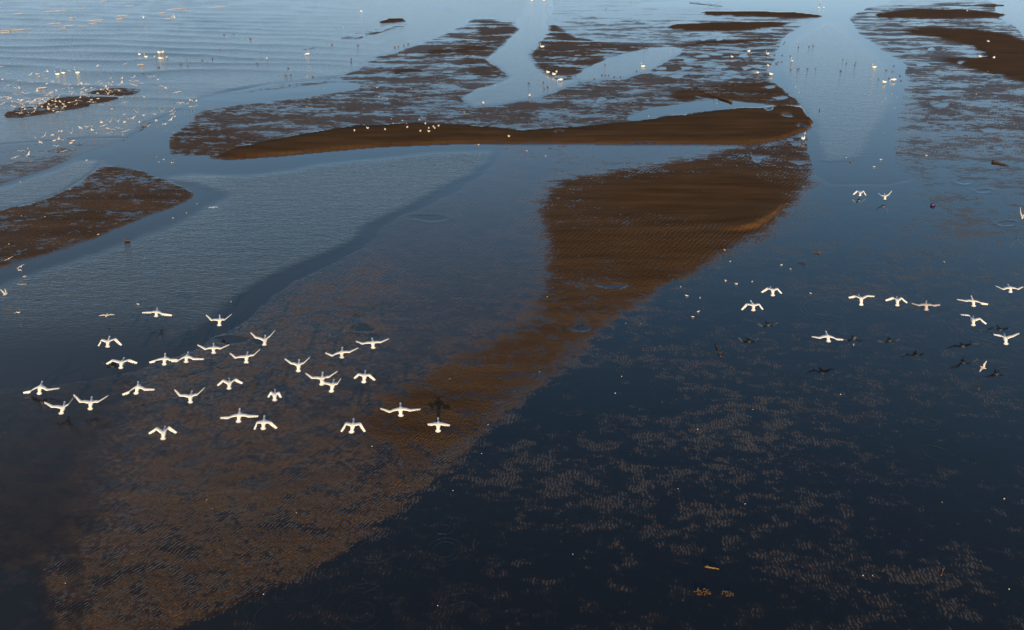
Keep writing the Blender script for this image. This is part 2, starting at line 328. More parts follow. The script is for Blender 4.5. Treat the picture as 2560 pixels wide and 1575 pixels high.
for (x, y, rx, ry) in pools:
    ry = max(ry, 3.2) if y < 420 else ry; x /= SC; y /= SC; rx /= SC; ry /= SC
    rim = ell(x, y, rx * 1.35, ry * 1.6, 0.35); e = ell(x, y, rx, ry, 0.35)
    F['wet'] += (0.25 - F['wet']) * rim * (0.8 if rx < 30 else 0.3)
    F['z'] += (np.maximum(F['z'], 0.03) + (0.04 if y > 300 and rx < 30 else 0.0) - F['z']) * rim * 0.7
    for k, v in dict(z=-0.035, wet=1.0, wav=0.0).items(): F[k] += (v - F[k]) * e

# footprints of birds: rings on the shallow water (centre, radius, photograph pixels)
rings = [(762,1481,68),(762,1481,40),(935,1376,55),(935,1376,38),(908,1437,35),(908,1437,60),(1104,1289,23),(1111,1321,28),(1111,1321,12),(1104,1344,23),(1104,1344,12),(1113,1376,27),(1113,1376,42),
 (1128,1430,31),(1128,1430,47),(1132,1490,38),(1157,1540,45),(1157,1540,70),(904,1532,57),(904,1532,34),(1094,1228,24),(908,1494,52),(2314,1061,32),(2337,1133,30),(2207,1224,25),
 (2449,841,44),(2449,841,34),(2449,841,24),(2060,775,60),(2060,775,48),(2060,775,36),(49,1102,22),(20,1125,26),(690,1540,50),(560,1560,60),(2520,930,20)]

# ------------------------------------------------------------------ value noise in metres, for real relief
rs = np.random.RandomState(5); LAT = rs.rand(256, 256)
def vnoise(x, y):
    xi = np.floor(x).astype(int); yi = np.floor(y).astype(int); fx = x - xi; fy = y - yi
    fx = fx * fx * (3 - 2 * fx); fy = fy * fy * (3 - 2 * fy)
    g = lambda i, j: LAT[i & 255, j & 255]
    return (g(xi, yi) * (1 - fx) + g(xi + 1, yi) * fx) * (1 - fy) + (g(xi, yi + 1) * (1 - fx) + g(xi + 1, yi + 1) * fx) * fy
def fbm(x, y, o=4):
    s = 0; a = 0.5; t = 0
    for i in range(o):
        s = s + a * vnoise(x + 17.3 * i, y + 9.1 * i); t += a; x = x * 2.03; y = y * 2.03; a *= 0.5
    return s / t
def sample(name, u, v):
    a = F[name]
    x = np.clip((u - U0) / DU, 0, a.shape[1] - 1.001); y = np.clip((v - V0) / DV, 0, a.shape[0] - 1.001)
    xi = x.astype(int); yi = y.astype(int); fx = x - xi; fy = y - yi
    return (a[yi, xi] * (1 - fx) + a[yi, xi + 1] * fx) * (1 - fy) + (a[yi + 1, xi] * (1 - fx) + a[yi + 1, xi + 1] * fx) * fy

def sheet(name, us, vs, zfun, attrs, mat):
    U, V = np.meshgrid(us, vs)
    rx, ry, rz = ray(U, V); t = CAM_H / -rz; X = rx * t; Y = ry * t
    Z, A = zfun(U, V, X, Y)
    nr, nc = U.shape
    co = np.stack([X, Y, Z], -1).reshape(-1, 3).astype(np.float32)
    idx = np.arange(nr * nc).reshape(nr, nc)
    q = np.stack([idx[:-1, :-1], idx[1:, :-1], idx[1:, 1:], idx[:-1, 1:]], -1).reshape(-1, 4)
    me = bpy.data.meshes.new(name)
    me.vertices.add(len(co)); me.vertices.foreach_set('co', co.ravel())
    me.loops.add(q.size); me.loops.foreach_set('vertex_index', q.ravel().astype(np.int32))
    me.polygons.add(len(q)); me.polygons.foreach_set('loop_start', (np.arange(len(q)) * 4).astype(np.int32))
    try: me.polygons.foreach_set('loop_total', np.full(len(q), 4, np.int32))
    except Exception: pass
    me.update(calc_edges=True)
    me.polygons.foreach_set('use_smooth', np.ones(len(q), bool))
    for k in attrs:
        at = me.attributes.new(k, 'FLOAT', 'POINT'); at.data.foreach_set('value', A[k].ravel().astype(np.float32))
    o = mesh_obj(name, me, mat); tag(o, kind='structure')
    return o
def spaced(a, b, step, lo, hi, grow=1.18):
    mid = list(np.arange(a, b, step)); out = []
    s = step; x = a
    while x > lo: s *= grow; x -= s; out.append(x)
    out = [max(q, lo) for q in out][::-1]; s = step; x = b; tail = [b]
    while x < hi: s *= grow; x += s; tail.append(min(x, hi))
    return np.array(sorted(set(out + mid + tail)))
far_rows = [-209.2, -208, -206, -203, -199, -194, -188, -181, -173, -164, -154, -143, -131, -119, -107, -95, -83, -71, -59, -47, -36, -27, -19]

def warp(U, V, X, Y):
    k = np.clip((V + 210) / 900, 0.15, 1)
    calm = 1 - 0.85 * np.exp(-((V - 365) / 34) ** 2)
    du = calm * ((fbm(X * .35 + 40, Y * .35) - .5) * 26 * k + (fbm(X * .08 + 4, Y * .12) - .5) * 30 * k + (fbm(X * 1.3, Y * 1.3 + 50) - .5) * 5 * k)
    dv = calm * ((fbm(X * .12, Y * .2 + 11) - .5) * 10 * k + (fbm(X * 1.1 + 7, Y * 1.1) - .5) * 1.6 * k)
    return U + du, V + dv
ringW = []
for (cx, cy, r) in rings:
    gx, gy = ground(cx, cy); s = scale_at(cx, cy); ringW.append((gx, gy, r / s))
def ring_height(X, Y):
    h = np.zeros_like(X)
    for i, (gx, gy, r) in enumerate(ringW):
        d = np.sqrt((X - gx) ** 2 + ((Y - gy) * (1 + .1 * math.sin(i))) ** 2); w = 0.07 + 0.02 * r
        m = np.abs(d - r) < 4 * w
        wob = np.clip(vnoise(X * 1.1 + i * 3.7, Y * 1.1) * 2.2 - .35, 0, 1.3)
        h[m] += (np.exp(-((d - r) / w) ** 2) * np.cos((d - r) / w * 2.2) * wob)[m]
    return h
def z_sand(U, V, X, Y):
    u, v = warp(U, V, X, Y)
    A = {k: sample(k, u, v) for k in ('z', 'wet', 'rip', 'typ')}
    Z = A['z'] + (fbm(X * .5, Y * .5, 5) - .5) * 0.010
    Z = Z + (fbm(X * 0.08 + 3, Y * 0.25, 4) - .5) * 0.05 * np.clip(A['z'] - .03, 0, .25) / .25
    rh = ring_height(X, Y)
    A['ring'] = rh
    far = np.clip((Y - 420) / 120, 0, 1)
    Z = Z * (1 - far) - 0.6 * far
    side = np.clip((np.abs(U - 1280) - 1680) / 400, 0, 1)
    A['wet'] = A['wet'] * (1 - far) + far
    return Z + rh * 0.0035 * A['typ'], A
def z_water(U, V, X, Y):
    u, v = warp(U, V, X, Y)
    A = {'wav': sample('wav', u, v)}
    # low swell lines running into the shallows, upper left
    left = np.clip((1000 - U) / 500, 0, 1) * np.clip((300 - V) / 120, 0, 1) * np.clip((V + 205) / 60, 0, 1)
    ph = (Y + 0.20 * X + (fbm(X * .02, Y * .03) - .5) * 26) / 11.0 * 2 * math.pi
    amp = 0.5 + 1.0 * fbm(X * .05 + 9, Y * .1, 3)
    crest = np.exp(-((1 - np.cos(ph)) * 1.3))
    A['swell'] = crest * left
    Z = crest * left * amp * 0.20 * np.clip(A['wav'] / .6, 0, 1)
    return Z, A
# ------------------------------------------------------------------ materials
def sand_material():
    n = NT('wet_sand')
    P = n.pos(); wet = n.attr('wet'); rip = n.attr('rip'); typ = n.attr('typ'); ring = n.attr('ring')
    X, Y, Z = n.xyz(P)
    flat = n.comb(X, Y, 0.0)
    # slow meander of the ripple crests
    w1 = n.noise(flat, 0.22, 2.0); w2 = n.noise(flat, 1.1, 2.0)
    w3 = n.noise(flat, 3.5, 2.0)
    def ripple(ang, lam, k1, k2, off):
        d = n.math('ADD', n.math('MULTIPLY', X, math.cos(ang)), n.math('MULTIPLY', Y, math.sin(ang)))
        ph = n.math('ADD', n.math('MULTIPLY', d, 2 * math.pi / lam), n.math('ADD', n.math('MULTIPLY', w1, k1), n.math('ADD', n.math('MULTIPLY', w2, k2), n.math('MULTIPLY', w3, k2 * 0.35))))
        return n.math('MULTIPLY_ADD', n.math('SINE', n.math('ADD', ph, off)), 0.5, 0.5)
    rL = ripple(math.radians(-36), 0.19, 24, 13, 0.0)     # crests run away to the right
    rR = ripple(math.radians(-4), 0.20, 24, 20, 1.0)         # crests run nearly towards the camera
    rL2 = ripple(math.radians(-28), 0.46, 16, 7, 0.5)        # bigger ripples further out
    rL = n.mix(n.rng(Y, 58, 85, 0, .8), rL, rL2)
    r = n.mix(typ, rL, rR)
    br = n.noise(flat, 3.2, 2.0)                              # crests break up
    r = n.math('MULTIPLY', r, n.rng(br, 0.36, 0.60, 0.15, 1.0))
    # large and middling unevenness
    pA = n.noise(n.mapping(flat, (0.55, 1.0, 1), 0.15), 0.5, 7.0, 0.62)
    pB = n.noise(n.mapping(flat, (0.42, 1.0, 1), -0.1), 2.1, 4.0, 0.65)
    pC = n.noise(n.mapping(flat, (0.5, 1.0, 1), 0.1), 0.16, 5.0, 0.6)
    farw = n.rng(Y, 80, 200, 0.0, 0.45)
    pD = n.noise(n.mapping(flat, (0.75, 1.0, 1), 0.2), 0.85, 5.0, 0.6)
    nearH = n.math('ADD', n.math('MULTIPLY', pD, 0.70), n.math('MULTIPLY', n.noise(n.mapping(flat, (1.0, 0.8, 1), 0.3), 2.4, 4.0, 0.6), 0.30))
    midH = n.math('ADD', n.math('MULTIPLY', pA, 0.5), n.math('MULTIPLY', pB, 0.5))
    H = n.mix(farw, n.mix(n.rng(Y, 60, 110), nearH, midH), pC)
    H = n.math('ADD', H, n.math('MULTIPLY', n.math('SUBTRACT', pC, 0.5), n.mix(typ, 0.12, 0.38)))
    Hn = n.rng(H, 0.43, 0.57)                                 # about even spread 0..1
    Hr = n.math('ADD', n.mix(typ, n.math('MULTIPLY_ADD', Hn, n.rng(rip, 0.3, 1.0, 1.0, 0.6), n.rng(rip, 0.3, 1.0, 0.0, 0.2)), Hn), n.math('MULTIPLY', n.math('MULTIPLY', n.math('SUBTRACT', r, 0.5), rip), n.mix(typ, 0.75, 0.85)))
    lvl = n.math('MULTIPLY_ADD', wet, 1.3, -0.15)
    dep = n.math('SUBTRACT', lvl, Hr)
    film = n.rng(dep, n.mix(typ, -0.07, -0.26), n.mix(typ, 0.07, 0.10), 0, 1, True)
    # dry or merely damp sand
    grain = n.noise(flat, 38.0, 3.0, 0.7)
    tone = n.rng(n.noise(n.mapping(flat, (0.10, 0.6, 1), 0.04), 0.8, 5.0, 0.62), 0.33, 0.67)
    c1 = n.mixc(tone, (0.066, 0.035, 0.016, 1), (0.140, 0.075, 0.034, 1))
    c1 = n.mixc(n.rng(grain, 0.35, 0.7, 0, 0.45), c1, (0.07, 0.032, 0.011, 1))
    hs = n.math('ADD', n.math('MULTIPLY', n.math('MULTIPLY', r, rip), 0.085), n.math('ADD', n.math('MULTIPLY', grain, 0.003), n.math('MULTIPLY', pB, 0.05)))
    nb = n.bump(hs, 1.0, 1.0)
    damp = n.rng(wet, 0.0, 0.5, 0.85, 0.35)
    c1 = n.mixc(n.math('MULTIPLY', typ, 0.7), c1, (0.070, 0.040, 0.022, 1))
    sand = n.bsdf(c1, n.mix(typ, damp, 0.38), n.mix(typ, n.rng(wet, 0.0, 0.5, 0.02, 0.12), 0.4), 1.42, nb)
    # sheet of standing water over the sand; relief still shows through on the left flat
    hw = n.math('ADD', n.math('MULTIPLY', n.math('MULTIPLY', r, n.mix(typ, n.rng(Y, 45, 90, 0.018, 0.010), 0.0004)), rip), n.math('MULTIPLY', pB, n.mix(typ, 0.010, 0.003)))
    hw = n.math('ADD', hw, n.math('MULTIPLY', ring, 0.006))
    nw = n.bump(hw, 1.0, 1.0)
    under = n.mixc(n.rng(Hn, 0.0, 0.9), (0.006, 0.006, 0.007, 1), (0.022, 0.015, 0.010, 1))
    under = n.mixc(typ, n.mixc(n.rng(Hn, 0, 1), (0.030, 0.015, 0.007, 1), (0.105, 0.050, 0.018, 1)), under)
    deepf = n.mix(typ, n.math('MAXIMUM', n.rng(wet, 0.90, 1.0), n.rng(wet, 0.55, 0.90, 0, 0.55)), n.rng(dep, 0.15, 0.75))
    under = n.mixc(deepf, under, n.mixc(typ, (0.018, 0.013, 0.010, 1), (0.010, 0.008, 0.007, 1)))
    water = n.bsdf(under, n.mix(typ, 0.12, 0.05), n.mix(typ, n.rng(Y, 40, 80, 0.28, 0.42), 0.5), 1.45, nw)
    return n.out(n.mixs(film, sand, water))

def water_material():
    n = NT('tidal_water')
    P = n.pos(); wav = n.attr('wav'); swell = n.attr('swell')
    X, Y, Z = n.xyz(P); flat = n.comb(X, Y, 0.0)
    a = n.noise(n.mapping(flat, (0.32, 1.0, 1), -0.12), 4.2, 3.0, 0.55, 0.3)
    b = n.noise(n.mapping(flat, (0.4, 1.0, 1), 0.05), 0.9, 3.0, 0.5, 0.2)
    c = n.noise(n.mapping(flat, (0.35, 1.0, 1), -0.1), 6.0, 2.0, 0.5)
    h = n.math('ADD', n.math('MULTIPLY', a, 0.06), n.math('ADD', n.math('MULTIPLY', b, 0.06), n.math('MULTIPLY', c, 0.02)))
    h = n.math('MULTIPLY', h, n.math('MULTIPLY_ADD', wav, 1.0, 0.004))
    nb = n.bump(h, 1.0, 1.0)
    tone = n.noise(flat, 0.05, 3.0)
    col = n.mixc(tone, (0.032, 0.033, 0.030, 1), (0.060, 0.058, 0.050, 1))
    col = n.mixc(n.rng(wav, 0.1, 0.7), (0.018, 0.014, 0.012, 1), col)
    return n.out(n.bsdf(col, n.math('MULTIPLY_ADD', wav, 0.08, 0.03), 0.5, 1.40, nb))

def simple(name, col, rough=0.6, var=0.12, scale=20, spec=0.3, **k):
    n = NT(name); tcn = n.n('ShaderNodeTexCoord').outputs['Object']
    f = n.noise(tcn, scale, 3.0)
    dark = tuple(c * (1 - var) for c in col[:3]) + (1,)
    return n.out(n.bsdf(n.mixc(f, dark, tuple(col[:3]) + (1,)), rough, spec, 1.45, n.bump(f, 0.01, 0.4), **k))
M = {}
M['sand'] = sand_material(); M['water'] = water_material()
M['white'] = simple('white_plumage', (0.74, 0.74, 0.74), 0.8, 0.12, 14, spec=0.1)
M['young'] = simple('dusky_plumage', (0.52, 0.45, 0.42), 0.7, 0.15, 14)
M['bill'] = simple('black_bill', (0.03, 0.025, 0.02), 0.4)
M['foot'] = simple('black_foot', (0.025, 0.022, 0.02), 0.5)
M['yellow'] = simple('yellow_bill_base', (0.75, 0.48, 0.08), 0.5)
M['gull'] = simple('gull_plumage', (0.74, 0.66, 0.58), 0.7, 0.15, 30)
M['brown'] = simple('duck_brown', (0.17, 0.10, 0.06), 0.7, 0.35, 25)
M['dark'] = simple('duck_dark', (0.07, 0.05, 0.04), 0.6, 0.3, 25)
M['wood'] = simple('waterlogged_wood', (0.085, 0.055, 0.035), 0.75, 0.5, 12)
M['shell'] = simple('pale_shell', (0.75, 0.66, 0.5), 0.5)
M['weed'] = simple('seaweed', (0.20, 0.12, 0.04), 0.6, 0.5, 14)
M['purple'] = simple('dark_blue_plastic', (0.035, 0.025, 0.12), 0.3, 0.2, 8, spec=0.5)
M['foam'] = simple('sea_foam', (0.62, 0.56, 0.50), 0.8, 0.2, 4)

# ------------------------------------------------------------------ ground and water sheets
us = spaced(-60, 2622, 3.0, -3600, 6200); vs = np.array(far_rows + list(np.arange(-12, 1604, 2.2)) + list(np.arange(1612, 1800, 12)) + [1850, 1950, 2100, 2400, 3000, 4200])
sand = sheet('tidal_flat', us, vs, z_sand, ('wet', 'rip', 'typ', 'ring'), M['sand'])
us2 = spaced(-60, 2622, 6.0, -3600, 6200); vs2 = np.array(far_rows + list(np.arange(-12, 500, 2.2)) + list(np.arange(500, 1604, 6)) + [1620, 1660, 1720, 1800, 1950, 2100, 2400, 3000, 4200])
water = sheet('water', us2, vs2, z_water, ('wav', 'swell'), M['water'])
# ------------------------------------------------------------------ birds
def tube(bm, pts, rad, n=10, up=Vector((0, 0, 1)), flat=1.0):
    """closed tube through pts; flat = vertical squash"""
    rings = []
    N = len(pts)
    for i in range(N):
        a = pts[max(i - 1, 0)]; b = pts[min(i + 1, N - 1)]
        t = (b - a).normalized(); s = t.cross(up)
        s = s.normalized() if s.length > 1e-4 else Vector((1, 0, 0)); w = s.cross(t).normalized()
        r = rad[i]; rx, rz = (r if isinstance(r, tuple) else (r, r * flat))
        rings.append([bm.verts.new(pts[i] + s * math.cos(q) * rx + w * math.sin(q) * rz) for q in [2 * math.pi * k / n for k in range(n)]])
    for i in range(N - 1):
        for k in range(n):
            bm.faces.new((rings[i][k], rings[i][(k + 1) % n], rings[i + 1][(k + 1) % n], rings[i + 1][k]))
    bm.faces.new(rings[0][::-1]); bm.faces.new(rings[-1])
def cr(p, t):
    """Catmull-Rom through a list of vectors, t in 0..1"""
    m = len(p) - 1; x = min(t * m, m - 1e-6); i = int(x); f = x - i
    a, b, c, d = p[max(i - 1, 0)], p[i], p[i + 1], p[min(i + 2, m)]
    return 0.5 * ((2 * b) + (c - a) * f + (2 * a - 5 * b + 4 * c - d) * f * f + (3 * b - a - 3 * c + d) * f ** 3)
def wing(bm, sh, wr, tp, chord, open_, rnd, n=22):
    """wing from shoulder over wrist to tip; trailing edge carries feather notches, the hand ends in fingers"""
    prev = None
    for i in range(n + 1):
        t = i / n
        P = cr([sh, sh.lerp(wr, .55) + Vector((0, .02, .02)), wr, wr.lerp(tp, .5) + Vector((0, .01, 0)), tp], t)
        T = (cr([sh, sh.lerp(wr, .55), wr, wr.lerp(tp, .5), tp], min(t + .05, 1)) - cr([sh, sh.lerp(wr, .55), wr, wr.lerp(tp, .5), tp], max(t - .05, 0))).normalized()
        back = Vector((0, -1, -0.06))
        side = 1 if sh.x > 0 else -1
        perp = Vector((-T.z * side, 0, T.x * side)); 
        if perp.z > 0: perp = -perp
        c = back.lerp(Vector((perp.x, -0.55, perp.z)), open_ * max(0, (t - .35) / .65))
        c = (c - T * c.dot(T)).normalized()
        if t < .45: L = chord * (1.0 - 0.18 * t / .45)
        else: L = chord * (0.82 - 0.40 * ((t - .45) / .55) ** 1.3)
        if t > .55: L *= (1.0 if i % 2 else 0.80 - .25 * t * (t > .8))
        elif i % 2: L *= 0.965
        if i == n: L *= 0.25
        th = 0.022 * (1 - t) ** 1.2 + 0.004
        nrm = T.cross(c).normalized()
        if nrm.z < 0: nrm = -nrm
        prof = [(0, 0), (.10, .9), (.35, .75), (.7, .3), (1, .04), (.7, -.12), (.35, -.25), (.08, -.5)]
        ring = [bm.verts.new(P + c * (a * L) + nrm * (b * th + 0.02 * math.sin(math.pi * a) * (1 - t))) for a, b in prof]
        if prev:
            for k in range(len(prof)):
                q = (k + 1) % len(prof); bm.faces.new((prev[k], prev[q], ring[q], ring[k]))
        else: bm.faces.new(ring)
        prev = ring
    bm.faces.new(prev[::-1])
def finish(bm, name, smooth=True):
    bmesh.ops.recalc_face_normals(bm, faces=bm.faces)
    me = bpy.data.meshes.new(name); bm.to_mesh(me); bm.free()
    if smooth: me.polygons.foreach_set('use_smooth', [True] * len(me.polygons))
    return me
def on_plane(u, v, Y):
    x, y, z = ray(u, v); t = Y / y
    return Vector((x * t, Y, CAM_H + z * t))

def flying_swan(pts, h, label, group, mat='white'):
    """pts: tip L, wrist L, shoulders, wrist R, tip R, tail, head in photograph pixels; h: height of the body above the ground"""
    tl, wl, s0, wr, tr, tail, head = pts
    bx, by = ground(s0[0], s0[1], h); B = Vector((bx, by, h))
    g = lambda p, dy: on_plane(p[0], p[1], by + dy) - B
    H = g(head, 0.74); T = g(tail, -0.50)
    H.z = min(max(H.z, 0.02), 0.30); T.z = min(max(T.z, -0.42), 0.05)
    up = ((tl[1] + tr[1]) / 2 < s0[1] - 4)
    WL = g(wl, 0.16); WR = g(wr, 0.16); TL = g(tl, -0.06 if not up else 0.02); TR = g(tr, -0.06 if not up else 0.02)
    bm = bmesh.new()
    tb = T * 0.80
    sp = [T * 0.86, T * 0.62, T * 0.34, Vector((0, -.02, -.02)), Vector((0, .20, 0)) + H * .04, H * .40 + Vector((0, 0, .01)), H * .60, H * .80, H * .91, H * 0.98, H * 1.04]
    rr = [(.045, .03), (.09, .075), (.135, .12), (.15, .135), (.115, .105), (.070, .070), (.052, .052), (.048, .048), (.062, .062), (.058, .056), (.026, .026)]
    tube(bm, sp, rr, 12)
    rnd = random.Random(int(s0[0] * 7 + s0[1]))
    for sh, w, t in ((Vector((-.07, .13, .06)), WL, TL), (Vector((.07, .13, .06)), WR, TR)):
        op = 0.85 if t.z < w.z - .02 else (0.35 if t.z < w.z + .12 else 0.12)
        wing(bm, sh, w, t, 0.36, op, rnd)
    body = finish(bm, 'flying_swan')
    o = mesh_obj('flying_swan', body, M[mat], loc=B)
    tag(o, label, 'swan', group)
    # spread tail fan of separate feathers
    bm = bmesh.new(); d = T.normalized(); sd = Vector((1, 0, 0)); fl = 0.25
    for k in range(-4, 5):
        a = k * 0.17; q = (d * math.cos(a) + sd * math.sin(a)); p0 = T * 0.62 + sd * k * .012 + Vector((0, 0, .012 * (4 - abs(k)) / 4)); p1 = p0 + q * fl * (1 - .02 * k * k)
        pr = q.cross(Vector((0, 0, 1))).normalized() * .034
        vs_ = [bm.verts.new(x) for x in (p0 - pr * .6, p0 + pr * .6, p1 + pr, p1 + q * .02, p1 - pr)]
        lo = [bm.verts.new(x.co + Vector((0, 0, -.012))) for x in vs_]
        bm.faces.new(vs_); bm.faces.new(lo[::-1])
        for i in range(5): bm.faces.new((vs_[i], lo[i], lo[(i + 1) % 5], vs_[(i + 1) % 5]))
    mesh_obj('tail', finish(bm, 'tail', False), M[mat], o)
    # bill
    hd = (H - H * .8).normalized(); bm = bmesh.new()
    tube(bm, [H * 1.0, H * 1.0 + hd * .05 + Vector((0, 0, -.01)), H + hd * .13 + Vector((0, 0, -.022)), H + hd * .17 + Vector((0, 0, -.026))], [(.026, .026), (.022, .018), (.018, .010), (.008, .005)], 8)
    mesh_obj('bill', finish(bm, 'bill'), M['bill'], o)
    bm = bmesh.new(); tube(bm, [H * 0.985 + Vector((0, 0, .002)), H + hd * .045 + Vector((0, 0, -.006))], [(.030, .030), (.024, .021)], 8)
    mesh_obj('bill_base', finish(bm, 'bill_base'), M['yellow'], o)
    # trailing black feet
    hang = rnd.uniform(0.04, 0.12)
    for sx in (-1, 1):
        bm = bmesh.new(); f0 = T * .55 + Vector((sx * .07, 0, -.10)); f1 = T * .98 + Vector((sx * .085, 0, -hang - .03)); f2 = f1 + T.normalized() * .13 + Vector((0, 0, -.03))
        tube(bm, [f0, f1], [.014, .012], 6)
        q = [bm.verts.new(x) for x in (f1 + Vector((-.012, 0, 0)), f1 + Vector((.012, 0, 0)), f2 + Vector((.055, 0, 0)), f2 + Vector((0, -.02, 0)), f2 + Vector((-.055, 0, 0)))]
        lo = [bm.verts.new(x.co + Vector((0, 0, -.010))) for x in q]
        bm.faces.new(q); bm.faces.new(lo[::-1])
        for i in range(5): bm.faces.new((q[i], lo[i], lo[(i + 1) % 5], q[(i + 1) % 5]))
        mesh_obj('foot', finish(bm, 'foot', False), M['foot'], o)
    return o

